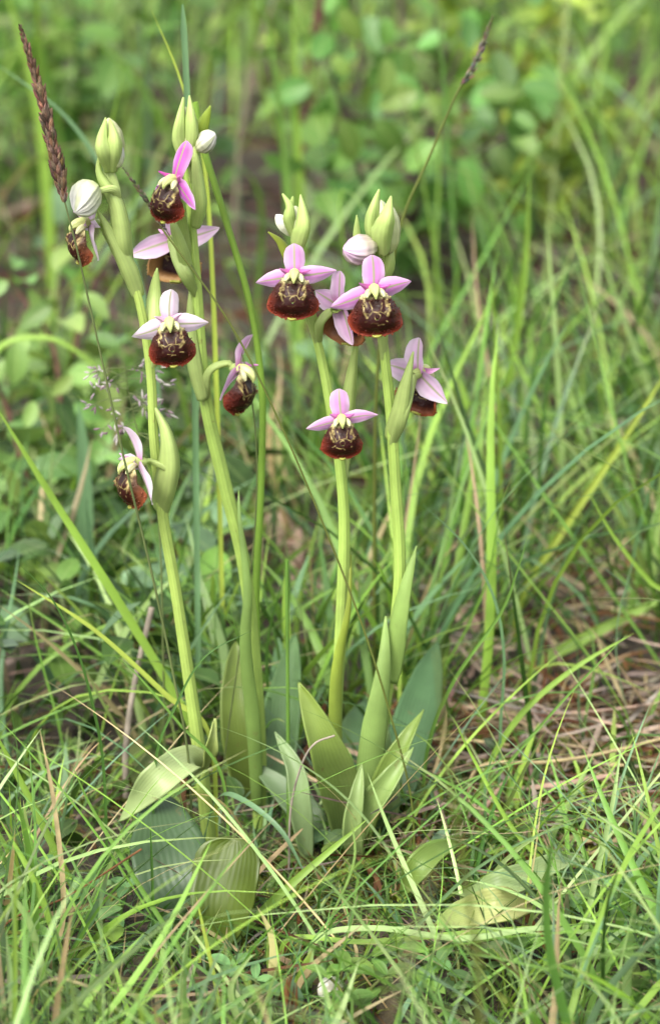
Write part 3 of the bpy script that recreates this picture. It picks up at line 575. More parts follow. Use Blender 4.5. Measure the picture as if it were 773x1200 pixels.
# ------------------------------------------------------------------ grass as one mass
GC = {k: lin(*v) * (1.12 if k in ('bright', 'mid', 'pale', 'yellow', 'blue') else .85) for k, v in dict(bright=(146, 182, 76), mid=(114, 154, 68), blue=(116, 152, 108), dark=(86, 128, 56), pale=(168, 196, 124), yellow=(172, 190, 82), straw=(206, 186, 140), grey=(176, 164, 148), pink=(206, 178, 156), rust=(132, 92, 60), olive=(128, 140, 66), wine=(118, 74, 72)).items()}
def blades(mb, x, y, h, az, lean, droop, width, tint, n=9, yaw=None, rootz=None):
    N = len(x); s = np.linspace(0, 1, n)
    d = np.stack([np.cos(az), np.sin(az)], -1)
    z0 = ground_z(x, y) - 0.004 if rootz is None else rootz
    hor = h[:, None] * (lean[:, None] * s + droop[:, None] * s ** 2.4)
    ver = h[:, None] * (s * np.sqrt(np.clip(1 - lean ** 2 * .5, .2, 1))[:, None] - 0.42 * (droop[:, None] ** 1.4) * s ** 3.2)
    sw = rng.normal(0, .03, (N, 1)) * np.sin(s * 5 + rng.random((N, 1)) * 6) * h[:, None]
    C = np.stack([x[:, None] + d[:, :1] * hor - d[:, 1:] * sw, y[:, None] + d[:, 1:] * hor + d[:, :1] * sw, z0[:, None] + ver], -1)
    yaw = az + math.pi / 2 + rng.normal(0, .7, N) if yaw is None else yaw
    tw = yaw[:, None] + rng.normal(0, .5, (N, 1)) * s
    S = np.stack([np.cos(tw), np.sin(tw), 0 * tw], -1)
    T = nrm(np.gradient(C, axis=1)); Nn = np.cross(S, T)
    wd = np.interp(s, *W_BLADE)[None] * width[:, None] * .5
    V = np.stack([C - S * wd[..., None] + Nn * wd[..., None] * .35, C, C + S * wd[..., None] + Nn * wd[..., None] * .35], 2)
    i = np.arange(N * n * 3).reshape(N, n, 3)
    F = np.stack([i[:, :-1, :-1], i[:, :-1, 1:], i[:, 1:, 1:], i[:, 1:, :-1]], -1).reshape(-1, 4)
    lc = np.zeros(V.shape); lc[..., 0] = np.array([-1, 0, 1]); lc[..., 1] = s[None, :, None]; lc[..., 2] = rng.random((N, 1, 1))
    t = np.broadcast_to(tint[:, None, None], V.shape)
    tip = (np.clip((s - .8) / .2, 0, 1)[None, :] * (rng.random((N, 1)) < .25))[..., None, None] * .7
    t = t * (1 - tip) + GC['straw'] * .8 * tip
    mb.raw(V.reshape(-1, 3), F, lc.reshape(-1, 3), t.reshape(-1, 3))
MASS = 0.95
def palette(N, keys, probs, jit=.26):
    k = rng.choice(len(keys), N, p=np.array(probs) / sum(probs))
    c = np.stack([GC[q] for q in keys])[k]
    return c * MASS * np.clip(1 + rng.normal(0, jit, (N, 1)), .4, 1.7) * np.clip(1 + rng.normal(0, .05, (N, 3)), .8, 1.2)
def zcap(y, py):
    return np.array([P(386, py, v)[2] for v in np.atleast_1d(y)])
def patchy(x, y, f, seed):
    return .5 + .5 * np.sin(x * f + seed) * np.cos(y * f * 1.2 + seed * 1.7) 

mb = MB()
# near turf, kept below the flowers
def tufts(nt_, per, x0, x1, y0, y1, r):
    cx, cy = rng.uniform(x0, x1, nt_), rng.uniform(y0, y1, nt_)
    k = rng.integers(0, nt_, nt_ * per); a = rng.uniform(0, 6.28, len(k)); d = np.abs(rng.normal(0, r, len(k)))
    return cx[k] + np.cos(a) * d, cy[k] + np.sin(a) * d, a + rng.normal(0, .7, len(k)), rng.uniform(.6, 1.3, nt_)[k], rng.normal(0, 1, (nt_, 1))[k]
BARE = [(*PG(640, 890)[:2], .055), (*PG(720, 850)[:2], .05), (*PG(590, 960)[:2], .03), (*PG(700, 700)[:2], .07), (*PG(590, 1060)[:2], .032), (*PG(255, 1090)[:2], .028), (*PG(560, 1110)[:2], .022)]
def bare(x, y):
    return np.max([np.exp(-((x - a) ** 2 + (y - b) ** 2 * .6) / r ** 2) for a, b, r in BARE], axis=0)
x, y, az, hs_, tt = tufts(400, 10, -.34, .34, -.30, .07, .008)
h = (rng.gamma(4, .018, len(x)) + .012) * hs_
keep = rng.random(len(x)) < 1 - .6 * bare(x, y)
x, y, h, az, tt = x[keep], y[keep], h[keep], az[keep], tt[keep]
inner = (x > -.080) & (x < .040)
cap = zcap(y, 1045); cap2 = zcap(y, 810); h = np.minimum(h, np.where(inner, np.maximum(cap, .012), np.maximum(cap2, .02)) * rng.uniform(.55, 1.0, len(h)))
N = len(x)
blades(mb, x, y, h, az, np.abs(rng.normal(.3, .3, N)), np.abs(rng.normal(.4, .4, N)), np.where(rng.random(N) < .5, rng.uniform(.0007, .0014, N), rng.uniform(.0014, .003, N)), palette(N, ['bright', 'mid', 'blue', 'dark', 'pale', 'straw'], [2.6, 3.6, 2.2, 3, 2.6, 1.1]) * (1 + .14 * tt), n=11)
# long fine blades sweeping across the feet of the plants and the right side
N = 90; x = np.where(rng.random(N) < .55, rng.uniform(-.12, .06, N), rng.uniform(.0, .14, N)); y = rng.uniform(-.16, .03, N)
h = np.minimum(rng.uniform(.06, .17, N), np.maximum(zcap(y, 800), .03) * 1.15)
blades(mb, x, y, h, np.where(rng.random(N) < .5, 0, math.pi) + rng.normal(0, .7, N), rng.uniform(.35, .85, N), rng.uniform(.1, .7, N), rng.uniform(.0006, .0015, N), palette(N, ['bright', 'mid', 'pale', 'straw', 'dark', 'blue'], [3, 3, 1.5, 1, 1.5, 1.5]) * 1.2, n=16)
N = 900; x = rng.uniform(-.07, .05, N); y = rng.uniform(-.09, .03, N)
blades(mb, x, y, rng.uniform(.008, .026, N), rng.uniform(0, 6.28, N), np.abs(rng.normal(.5, .3, N)), np.abs(rng.normal(.5, .4, N)), rng.uniform(.0006, .0016, N), palette(N, ['mid', 'dark', 'blue', 'pale', 'straw'], [4, 4, 1.5, 1, 1.2]))
# finer thread-like turf
N = 2600; x = rng.uniform(-.34, .34, N); y = rng.uniform(-.32, .2, N); keep = rng.random(N) < (1 - .6 * bare(x, y)) * np.where((x > -.08) & (x < -.01) & (y < -.05), .4, 1); x, y = x[keep], y[keep]; N = len(x)
blades(mb, x, y, np.minimum(rng.gamma(4, .009, N) + .01, np.maximum(zcap(y, 980), .010)), rng.uniform(0, 6.28, N), np.abs(rng.normal(.4, .3, N)), np.abs(rng.normal(.5, .4, N)), rng.uniform(.0004, .001, N), palette(N, ['bright', 'mid', 'dark', 'straw', 'olive'], [2, 4, 4, .8, 1]), n=7)
# middle ground
x, y, az, hs_, tt = tufts(520, 13, -.5, .5, .05, .5, .012)
keep = rng.random(len(x)) < (.3 + .7 * patchy(x, y, 21, 2.2)) * np.where(x < -.03, .75, 1.0) * (1 - .5 * bare(x, y))
x, y, az, tt = x[keep], y[keep], az[keep], tt[keep]; N = len(x)
h = np.minimum(rng.gamma(4, .02, N) + .02, .17)
h = np.where(x < .02, np.minimum(h, .085), h)
blades(mb, x, y, h, az, np.abs(rng.normal(.26, .25, N)), np.abs(rng.normal(.4, .35, N)), np.where(rng.random(N) < .6, rng.uniform(.0009, .002, N), rng.uniform(.002, .004, N)), palette(N, ['bright', 'mid', 'blue', 'dark', 'pale', 'straw'], [2.4, 4, 1.5, 3.4, 1, .9]) * (1 + .14 * tt))
# behind
N = 7000; x = rng.uniform(-1.1, 1.1, N); y = .45 + 2.4 * rng.random(N) ** 1.2
sx = x / (y - CAM_Y)                                                # place across the picture
gap = np.exp(-((sx + .015) / .055) ** 2) * (y < 1.15)
bushy = ((sx > -.03) & (sx < .085) & (y > .55) & (y < 1.2))
keep = rng.random(N) < (.2 + .8 * patchy(x, y, 12, 4.1)) * (1 - .45 * gap) * np.where(bushy, .3, 1) * np.where((sx > .035) | (y > 1.2) | (sx < -.06), 1.0, .6)
x, y = x[keep], y[keep]; N = len(x)
h = rng.gamma(4, .035, N) + .03
blades(mb, x, y, h, rng.uniform(0, 6.28, N), np.abs(rng.normal(.2, .2, N)), np.abs(rng.normal(.4, .35, N)), np.where(y < .9, rng.uniform(.0014, .0034, N), rng.uniform(.002, .005, N)), palette(N, ['bright', 'mid', 'blue', 'dark', 'pale', 'straw'], [4, 4, 1, 1.5, 2, .5]))
N = 5000; x = rng.uniform(-2.4, 2.4, N); y = rng.uniform(1.5, 4.5, N)
blades(mb, x, y, rng.gamma(5, .06, N) + .1, rng.uniform(0, 6.28, N), np.abs(rng.normal(.2, .2, N)), np.abs(rng.normal(.4, .35, N)), rng.uniform(.003, .007, N), palette(N, ['bright', 'mid', 'pale', 'yellow', 'dark'], [4, 3, 2, 1, 1]))
tag(mb.build('meadow_grass', M['grass']), 'dense meadow grass covering the whole ground', 'grass', None, 'stuff')

# ------------------------------------------------------------------ dry litter, moss, low leaves
mb = MB()
def litter(N, x, y, L0, L1, W0, W1, tint, zmax):
    az = rng.uniform(0, 6.28, N); L = rng.uniform(L0, L1, N)
    s = np.linspace(0, 1, 6); tilt = rng.normal(0, .16, N); bend = rng.normal(0, .35, N)
    z0 = ground_z(x, y) + rng.uniform(.001, zmax, N)
    a = az[:, None] + bend[:, None] * s
    C = np.stack([x[:, None] + np.cumsum(np.cos(a), 1) / 6 * L[:, None], y[:, None] + np.cumsum(np.sin(a), 1) / 6 * L[:, None], z0[:, None] + np.abs(tilt[:, None]) * L[:, None] * s], -1)
    S = np.stack([-np.sin(a), np.cos(a), rng.normal(0, .5, (N, 1)) + 0 * a], -1); S = nrm(S)
    wd = rng.uniform(W0, W1, N)[:, None] * np.interp(s, [0, .2, .8, 1], [.6, 1, .9, .2])[None] * .5
    V = np.stack([C - S * wd[..., None], C + np.array([0, 0, 1]) * wd[..., None] * .4, C + S * wd[..., None]], 2)
    i = np.arange(N * 18).reshape(N, 6, 3); F = np.stack([i[:, :-1, :-1], i[:, :-1, 1:], i[:, 1:, 1:], i[:, 1:, :-1]], -1).reshape(-1, 4)
    lc = np.zeros(V.shape); lc[..., 0] = np.array([-1, 0, 1]); lc[..., 1] = s[None, :, None]
    mb.raw(V.reshape(-1, 3), F, lc.reshape(-1, 3), np.broadcast_to(tint[:, None, None], V.shape).reshape(-1, 3))
N = 2700; litter(N, rng.uniform(-.45, .45, N), rng.uniform(-.42, .5, N), .015, .07, .0008, .0026, palette(N, ['straw', 'grey', 'pink', 'rust', 'olive'], [1.6, 2.2, 1.4, 4, 1], .25) * .62, .010)
N = 2600; litter(N, rng.uniform(-.8, .8, N), rng.uniform(.35, 1.5, N), .03, .12, .0015, .006, palette(N, ['straw', 'grey', 'pink', 'rust', 'wine'], [.6, 2, .8, 4, 2.5], .25) * .42, .02)
MASS = 1.0
bp_ = np.array(BARE)[[0, 1, 2, 3, 0, 1, 3]][rng.integers(0, 7, 620)]; N = 620
litter(N, bp_[:, 0] + rng.normal(0, .55, N) * bp_[:, 2], bp_[:, 1] + rng.normal(0, .6, N) * bp_[:, 2], .012, .06, .0007, .0022, palette(N, ['straw', 'grey', 'pink', 'rust'], [2, 2, 2.4, 1.6], .25) * .85, .012)
tag(mb.build('dry_litter', M['straw']), 'dry straw and dead stalks lying between the grass', 'litter', None, 'stuff')
mb = MB()
cs = [(640, 870, .05), (600, 900, .04), (700, 900, .05), (560, 960, .03), (740, 840, .05), (660, 950, .04), (720, 980, .03), (330, 1130, .03)]
cs += [(390, 1015, .03), (450, 1040, .03), (330, 1030, .025), (200, 900, .03)]
N = 7200; c = np.array([[*PG(a, b)[:2], r] for a, b, r in cs])[rng.integers(0, len(cs), N)]
x = c[:, 0] + rng.normal(0, 1, N) * c[:, 2] * .55; y = c[:, 1] + rng.normal(0, 1, N) * c[:, 2] * .55
blades(mb, x, y, rng.uniform(.004, .013, N), rng.uniform(0, 6.28, N), np.abs(rng.normal(.4, .3, N)), np.abs(rng.normal(.4, .3, N)), rng.uniform(.0008, .002, N), palette(N, ['olive', 'yellow', 'rust', 'dark'], [3, 1.4, 2, 1]) * .8, n=4)
tag(mb.build('moss', M['moss']), 'olive brown moss on the bare patch right of the orchids', 'moss', None, 'stuff')

def oval_leaf(L, W, droop=.25, fold=.25, tint=lin(110, 158, 62), n=9, k=5, serr=0.0):
    s = np.linspace(0, 1, n); u = np.linspace(-1, 1, k); wd = np.interp(s, *W_OVAL) * W / 2 * (1 + serr * np.where(np.arange(n) % 2, 1, -1))
    X = u[None] * wd[:, None]; Z = -droop * L * s[:, None] ** 2 + fold * np.abs(u)[None] * wd[:, None] + .02 * L * np.sin(6 * s)[:, None] * u[None]
    V = np.stack([X, L * s[:, None] + 0 * X, Z + 0 * X], -1)
    lc = np.zeros(V.shape); lc[..., 0] = u[None]; lc[..., 1] = s[:, None]
    b = MB(); b.grid(V, lc, tint); return b, V, lc
# leafy ground cover far back and along the left
mb = MB(); b0, LV, LLC = oval_leaf(1, .6, n=6, k=3)
def scatter_leaves(mb, pos, size, tint, up=.35):
    for p, s_, t in zip(pos, size, tint):
        R = rotm('Z', rng.uniform(0, 6.28)) @ rotm('X', rng.normal(up, .5)) @ rotm('Y', rng.normal(0, .5))
        mb.grid((LV * s_) @ R.T + p, LLC, t)
N = 1500; x = rng.uniform(-.9, .9, N); y = rng.uniform(.3, 1.9, N)
sx = x / (y - CAM_Y); keep = rng.random(N) < np.where(np.abs(sx + .02) < .045, .85, 1) * np.where(y < .7, .55, 1)
x, y = x[keep], y[keep]; N = len(x)
scatter_leaves(mb, np.stack([x, y, rng.uniform(.005, .05, N)], -1), rng.uniform(.012, .03, N), palette(N, ['mid', 'dark', 'bright', 'blue'], [3, 3, 1, 1.4]))
N = 900; x = rng.uniform(-.32, -.03, N); y = rng.uniform(.06, .5, N)
scatter_leaves(mb, np.stack([x, y, rng.uniform(.003, .05, N)], -1), rng.uniform(.010, .024, N), palette(N, ['mid', 'dark', 'bright', 'blue'], [3, 5, 1, 2]) * .85)
N = 600; x = rng.uniform(-.3, .3, N); y = rng.uniform(-.3, .3, N)
scatter_leaves(mb, np.stack([x, y, rng.uniform(.001, .012, N)], -1), rng.uniform(.005, .012, N), palette(N, ['mid', 'dark', 'bright', 'blue'], [3, 5, 1, 2]) * .8)
tag(mb.build('ground_cover', M['herb']), 'low leafy ground cover between and behind the grass', 'ground cover', None, 'stuff')

# ------------------------------------------------------------------ shrubs behind
LEAFM = []
for q in range(5):
    b, _, _ = oval_leaf(1, rng.uniform(.5, .66), rng.uniform(.05, .4), rng.uniform(.1, .45), lin(104, 146, 68), n=11, k=5, serr=.03)
    me = b.mesh('leaf'); me.materials.append(M['shrub']); LEAFM.append(me)
LEAFM_L = []
for q in range(4):
    b, _, _ = oval_leaf(1, rng.uniform(.55, .7), rng.uniform(.05, .4), rng.uniform(.1, .45), lin(132, 170, 92), n=11, k=5, serr=.04)
    me = b.mesh('leaf'); me.materials.append(M['shrub']); LEAFM_L.append(me)
LEAFM_Y = []
for q in range(4):
    b, _, _ = oval_leaf(1, rng.uniform(.4, .5), rng.uniform(.1, .5), rng.uniform(.1, .4), lin(160, 190, 78), n=11, k=5, serr=.03)
    me = b.mesh('leaf'); me.materials.append(M['shrub']); LEAFM_Y.append(me)
from mathutils import Matrix
def shrub(root, label, stems, leaf_len, per, meshes, spread, woodcol, name='shrub', wood=.0016, shown=()):
    t = thing(name, root, label, 'shrub', 'shrubs behind the orchids')
    inv = t.matrix_basis.inverted()
    for pts in stems:
        b = MB(); tube(b, [np.array(root) + np.array([0, 0, -.004])] + list(pts), [wood * 1.4, wood, wood * .4], woodcol, k=7, n=18); b.build('stem', M['bark'], t)
        Cc = curve([np.array(root)] + list(pts), 60)
        for q in range(per):
            f = rng.uniform(.22, 1.0); p = Cc[int(f * 59)]
            L = leaf_len * rng.uniform(.6, 1.25)
            R = rotm('Z', rng.uniform(0, 6.28)) @ rotm('X', rng.normal(.1, .55)) @ rotm('Y', rng.normal(0, .6))
            off = (R @ np.array([0, 1, 0])) * L * .25 + rng.normal(0, spread, 3)
            m4 = np.eye(4); m4[:3, :3] = R * L; m4[:3, 3] = p + off
            if m4[2, 3] < .012: m4[2, 3] = .012 + rng.random() * .01
            o = bpy.data.objects.new('leaf', meshes[rng.integers(0, len(meshes))]); COL.objects.link(o)
            o.parent = t; o.matrix_parent_inverse = inv; o.matrix_basis = Matrix(m4.tolist())
    for (px_, py_, y_, ang, lpx) in shown:      # leaves turned to the viewer, hanging from the twigs
        L = lpx * rng.uniform(.7, 1.05) * pxs(1, y_); a = math.radians(ang + rng.normal(0, 15))
        R = rotm('X', 1.2 + rng.normal(0, .35)) @ rotm('Z', a) @ rotm('Y', rng.normal(0, .5))
        m4 = np.eye(4); m4[:3, :3] = R * L; m4[:3, 3] = P(px_, py_, y_)
        o = bpy.data.objects.new('leaf', meshes[rng.integers(0, len(meshes))]); COL.objects.link(o)
        o.parent = t; o.matrix_parent_inverse = inv; o.matrix_basis = Matrix(m4.tolist())
    return t
r = PG(470, 275)
shrub((r[0], .88, 0), 'broad shrub with blurred oval green leaves, top centre behind the orchids',
      [at((440, 210, .86), (400, 120, .84), (380, 20, .82)), at((460, 200, .8), (430, 130, .76), (420, 40, .74), (400, -60, .74)), at((500, 180, .9), (520, 80, .9), (500, -30, .92)), at((480, 220, .84), (470, 120, .86), (470, 20, .9), (460, -80, .9)), at((540, 200, .9), (590, 120, .86), (600, 30, .84)), at((430, 250, .78), (380, 190, .72), (350, 110, .7)), at((520, 240, .78), (560, 180, .72), (610, 150, .7)), at((490, 240, .7), (500, 160, .66), (540, 60, .64)), at((450, 250, .68), (420, 200, .64), (390, 90, .62))],
      .023, 27, LEAFM, .018, lin(120, 100, 96) * .7,
      shown=[(398, 140, .6, 170, 62), (440, 140, .6, 200, 60), (540, 185, .62, 185, 58), (470, 60, .62, 150, 55), (500, 110, .65, 215, 50), (420, 60, .6, 120, 50), (455, 90, .6, 240, 48), (385, 40, .6, 160, 52), (560, 110, .6, 250, 52), (580, 60, .62, 200, 50), (520, 40, .6, 110, 46), (480, 215, .62, 160, 44), (430, 215, .62, 215, 46), (610, 100, .65, 240, 48), (365, 85, .62, 150, 46), (550, 20, .6, 170, 46), (400, 10, .6, 230, 50), (500, 170, .65, 150, 44), (590, 150, .64, 230, 46), (450, 20, .6, 190, 44)] + [(rng.uniform(350, 640), rng.uniform(5, 270), rng.uniform(.55, .75), rng.uniform(90, 270), rng.uniform(34, 54)) for _ in range(34)], wood=.0022)
r = PG(600, 250)
shrub((r[0], 1.0, 0), 'yellowish shrub with narrow drooping leaves, top right of centre',
      [at((600, 150, .98), (570, 40, .96), (520, -10, .95)), at((620, 180, .95), (660, 120, .92), (700, 150, .9)), at((600, 150, 1.0), (620, 60, 1.0), (660, 0, 1.0)), at((640, 200, .98), (680, 220, .95))],
      .028, 40, LEAFM_Y, .014, lin(150, 130, 80) * .7)
r = PG(90, 260)
shrub((r[0], 1.05, 0), 'blurred pale green shrub filling the top left corner',
      [at((80, 180, 1.02), (60, 80, 1.0), (40, -20, 1.0)), at((130, 180, 1.0), (170, 90, .98), (200, -10, .96)), at((60, 190, 1.0), (20, 130, .98), (-20, 60, .96)), at((100, 180, 1.06), (110, 60, 1.1), (120, -40, 1.1))],
      .028, 36, LEAFM, .018, lin(130, 110, 90) * .7)
r = PG(60, 660)
shrub((r[0], r[1], 0), 'small shrub with rounded leaves at the left edge beside the lowest side-facing flower',
      [at((40, 600, .29), (15, 500, .30), (-10, 430, .32)), at((60, 580, .33), (70, 480, .36), (60, 400, .40), (20, 340, .42)), at((90, 600, .34), (110, 500, .38), (130, 420, .42)), at((30, 620, .27), (-5, 570, .26)), at((50, 600, .36), (90, 400, .46), (110, 320, .5), (60, 290, .52))],
      .021, 16, LEAFM_L, .007, lin(130, 92, 80) * .7,
      shown=[(20, 400, .33, 200, 48), (60, 360, .35, 120, 50), (95, 345, .36, 240, 44), (40, 470, .30, 170, 46), (75, 520, .30, 210, 44), (25, 540, .28, 150, 46), (55, 590, .27, 230, 40), (105, 395, .36, 260, 46), (10, 330, .36, 130, 46), (120, 560, .3, 190, 40), (85, 440, .33, 160, 46), (15, 610, .27, 220, 38)] + [(rng.uniform(-10, 135), rng.uniform(300, 610), rng.uniform(.26, .4), rng.uniform(80, 280), rng.uniform(34, 56)) for _ in range(22)])
r = PG(690, 640)
shrub((r[0], r[1] + .12, 0), 'low leafy sapling half hidden in the tall grass at the right edge',
      [at((700, 560, .42), (720, 480, .46), (740, 420, .5)), at((690, 540, .46), (650, 470, .5), (600, 440, .55)), at((740, 520, .5), (770, 400, .6))],
      .020, 12, LEAFM, .008, lin(120, 100, 80) * .7)

# ------------------------------------------------------------------ single blades and stalks
def blade(label, pts, wpx, col, kind='blade', name='grass_shoot', face=None, cup=.35, twist=0., cat='grass blade', group='grass blades standing out', m=None, tip=None):
    ws = at(*pts); y0 = pts[0][2]
    if ws[0][2] > .006: ws = [np.array([ws[0][0] - (ws[1][0] - ws[0][0]) * .15, y0, -.004])] + ws
    width = wpx * pxs(1, y0); c = GC[col]
    b = MB()
    if kind == 'blade':
        ribbon(b, ws, width, c, face or (rng.normal(0, .35), -1, .3), W_BLADE if tip is None else tip, cup, n=12 * len(ws), k=5, twist=twist, tint2=c * .95)
    else:
        tube(b, ws, [width * .5, width * .5, width * .42, width * .2 if kind == 'culm' else width * .45], c, k=8, n=10 * len(ws))
    o = b.build(name, M[m or ('grass' if col not in ('straw', 'grey', 'pink', 'rust', 'wine') else 'straw')])
    return tag(o, label, cat, group)
blade('broad bright blade slanting from the left edge to the foot of the leftmost orchid', [(228, 862, .05), (200, 805, .05), (130, 690, .05), (60, 580, .05), (-8, 470, .05)], 12, 'bright', cup=.2)
blade('pointed green blade crossing from left into the leftmost stem near its foot', [(245, 862, .0), (195, 815, .0), (110, 738, .0), (20, 680, .0)], 7, 'yellow')
blade('tall light green stalk rising close along the right side of the second orchid', [(303, 840, .035), (300, 700, .035), (306, 560, .035), (307, 460, .035), (294, 362, .035), (266, 262, .035), (240, 178, .035), (228, 120, .035)], 9, 'bright', kind='stick', cat='grass stalk')
blade('steel blue blade tip standing upright above the second orchid buds', [(232, 760, .08), (226, 300, .08), (219, 110, .08), (214, 5, .08)], 8, 'blue', face=(.1, -1, .2), tip=([0, .5, .97, 1], [.8, 1, .9, .3]))
blade('thin yellowish blade tip leaning left above the second orchid buds', [(262, 760, .1), (245, 250, .1), (215, 105, .1), (178, 12, .1)], 6, 'yellow')
blade('thin upright needle blade with a cut tip between second and third orchid', [(338, 930, -.004), (337, 800, -.004), (336, 656, -.004)], 5, 'mid', kind='stick')
blade('blue green blade bent over to the lower right near the second orchid foot', [(240, 985, -.02), (256, 935, -.03), (285, 938, -.04), (330, 975, -.05), (362, 1034, -.055)], 9, 'blue', face=(0, -.4, 1), cup=.2)
blade('broad bright blade lying across from the orchid foot towards the bottom left', [(250, 1130, -.09), (300, 1075, -.075), (350, 1028, -.07), (430, 960, -.06)], 11, 'bright', face=(.4, -1, .5), cup=.2)
blade('long pale stalk leaning left, crossing bottom centre to the orchid feet', [(562, 1215, -.12), (520, 1120, -.10), (485, 1040, -.085), (455, 970, -.075), (430, 905, -.07)], 8, 'pale')
blade('long grey green blade rising steeply at the bottom right', [(662, 1215, -.12), (690, 1060, -.10), (715, 950, -.085), (728, 870, -.075)], 9, 'pale', cup=.2)
blade('bright arching blade bowing right with its tip at the right edge', [(555, 985, .03), (570, 905, .03), (610, 838, .03), (670, 785, .03), (742, 742, .03)], 8, 'bright')
blade('thin straight blade rising to the right across the bare patch', [(535, 960, .0), (590, 900, .0), (660, 820, .0), (735, 742, .0)], 4, 'mid')
blade('thin hair blade arching left over the middle right', [(586, 850, .03), (590, 770, .03), (578, 700, .03), (545, 640, .03), (494, 590, .03)], 4, 'blue')
blade('thin blade with forked crossing, leaning right below the rightmost orchid', [(500, 880, .02), (530, 800, .02), (585, 720, .02), (605, 670, .02), (618, 628, .02)], 5, 'mid')
blade('green blade falling to the right over the flat rosette', [(700, 1085, -.06), (650, 1025, -.05), (600, 970, -.045), (555, 890, -.04), (530, 840, -.04)], 6, 'bright')
blade('broad horizontal blade bent across the bottom right', [(372, 1100, -.10), (440, 1088, -.105), (540, 1100, -.108), (640, 1088, -.11), (720, 1105, -.11), (790, 1150, -.11)], 9, 'pale', face=(0, -.6, 1), cup=.2)
blade('narrow horizontal blade just above the snail shell, running right', [(340, 1100, -.09), (430, 1104, -.10), (560, 1092, -.10), (690, 1082, -.10)], 8, 'bright', face=(0, -.6, 1), cup=.2)
blade('dry pale stalk lying level across the moss at the right', [(560, 900, .03), (640, 893, .03), (700, 884, .035), (790, 862, .04)], 5, 'straw', kind='stick', name='dry_stalk', cat='dry stalk', group='dry stalks')
blade('bent white dry blade at the lower left, curling at its foot', [(62, 1120, -.10), (74, 1080, -.10), (73, 1020, -.10), (62, 930, -.10), (47, 855, -.10)], 7, 'straw', name='dry_stalk', cat='dry stalk', group='dry stalks')
blade('thin straight rust stalk slanting at the lower left', [(5, 1086, -.1), (80, 1050, -.1), (166, 995, -.1)], 3, 'rust', kind='stick', name='dry_stalk', cat='dry stalk', group='dry stalks')
blade('thick pinkish dead stick behind the leftmost stem', [(148, 872, .05), (158, 800, .055), (178, 712, .06)], 8, 'grey', kind='stick', name='dry_stalk', cat='dry stalk', group='dry stalks')
blade('curled dry thread before the third orchid leaf', [(340, 955, -.03), (352, 900, -.03), (368, 872, -.03), (392, 862, -.03)], 3, 'grey', kind='stick', name='dry_stalk', cat='dry stalk', group='dry stalks')
blade('long thin dry stalk crossing in front of the third orchid stem', [(482, 940, -.03), (455, 830, -.03), (425, 735, -.03), (385, 630, -.03), (330, 500, -.03), (270, 380, -.03), (190, 268, -.03)], 2.6, 'olive', kind='stick', name='dry_stalk', cat='dry stalk', group='dry stalks')
blade('stout bright blade rising from the lower left corner', [(95, 1215, -.12), (70, 1110, -.115), (40, 1030, -.11), (0, 960, -.105)], 11, 'bright')
blade('pale curved blade in the lower left corner', [(55, 1215, -.14), (52, 1150, -.14), (35, 1080, -.14), (-5, 1025, -.14)], 11, 'pale')
blade('long slender blade leaning left across the bottom left', [(268, 1215, -.11), (225, 1135, -.10), (165, 1040, -.09), (110, 950, -.085), (84, 895, -.085)], 7, 'mid')
blade('yellow green blade leaning left at mid left edge', [(105, 1075, -.05), (60, 985, -.045), (20, 905, -.04), (-10, 850, -.04)], 11, 'bright')
blade('fine dark blade standing upright at the lower left', [(180, 1130, -.09), (179, 1050, -.09), (176, 960, -.09)], 4, 'dark')
blade('dark thin blade curving up from the lower left to the left edge', [(122, 905, -.03), (110, 830, -.03), (90, 760, -.03), (60, 700, -.03), (22, 660, -.03)], 4, 'dark')
blade('thin arching blade in front of the leftmost stem near the ground', [(182, 900, -.04), (205, 830, -.04), (240, 770, -.04), (296, 738, -.04)], 4, 'dark')
blade('thin falling blade crossing the leftmost stem low down', [(260, 910, -.03), (210, 848, -.03), (160, 790, -.03), (130, 765, -.03)], 4, 'mid')
blade('short spear blade before the bitten olive leaf', [(262, 1200, -.13), (248, 1130, -.125), (230, 1050, -.12)], 6, 'yellow')
blade('short bright spear at the bottom left of centre', [(285, 1215, -.15), (270, 1160, -.15), (290, 1125, -.15), (300, 1118, -.15)], 9, 'pale')
# blurred tall blades behind
blade('tall blurred bright blade at the top centre, left one of two', [(352, 330, .62), (350, 230, .62), (345, 110, .62), (343, -20, .62)], 11, 'bright', cat='grass blade')
blade('tall blurred blade at the top centre, right one of two', [(342, 350, .55), (330, 160, .55), (318, 60, .55), (305, -20, .55)], 9, 'mid')
blade('blurred purple brown stick leaning right at the top centre', [(352, 300, .8), (358, 120, .8), (378, -10, .8)], 11, 'wine', kind='stick', name='dry_stalk', cat='dry stalk', group='dry stalks')
blade('broad blurred blade in the top left corner', [(60, 300, .7), (45, 130, .7), (5, -20, .7)], 13, 'bright')
blade('blurred pale blade slanting down from the left edge behind the first bud', [(180, 420, .25), (130, 230, .25), (80, 140, .25), (-10, 70, .25)], 8, 'blue')
blade('tall blurred bright blade right of the orchids, leaning right', [(575, 660, .33), (590, 480, .33), (612, 330, .33), (620, 200, .33)], 12, 'bright')
blade('slender blurred blade standing upright at right centre', [(655, 700, .3), (658, 560, .3), (652, 420, .3), (640, 260, .3)], 7, 'pale')
blade('long blurred blade leaning right to the right edge', [(610, 700, .2), (660, 620, .2), (720, 530, .2), (790, 420, .2)], 9, 'yellow')
blade('blurred blade arching from the top right down the right edge', [(790, 620, .4), (765, 480, .4), (735, 390, .4), (700, 288, .4)], 9, 'pale')
blade('broad blurred blade sloping to the right edge below the middle', [(560, 800, .17), (640, 770, .17), (710, 735, .17), (790, 695, .17)], 15, 'bright', face=(0, -.8, .6))
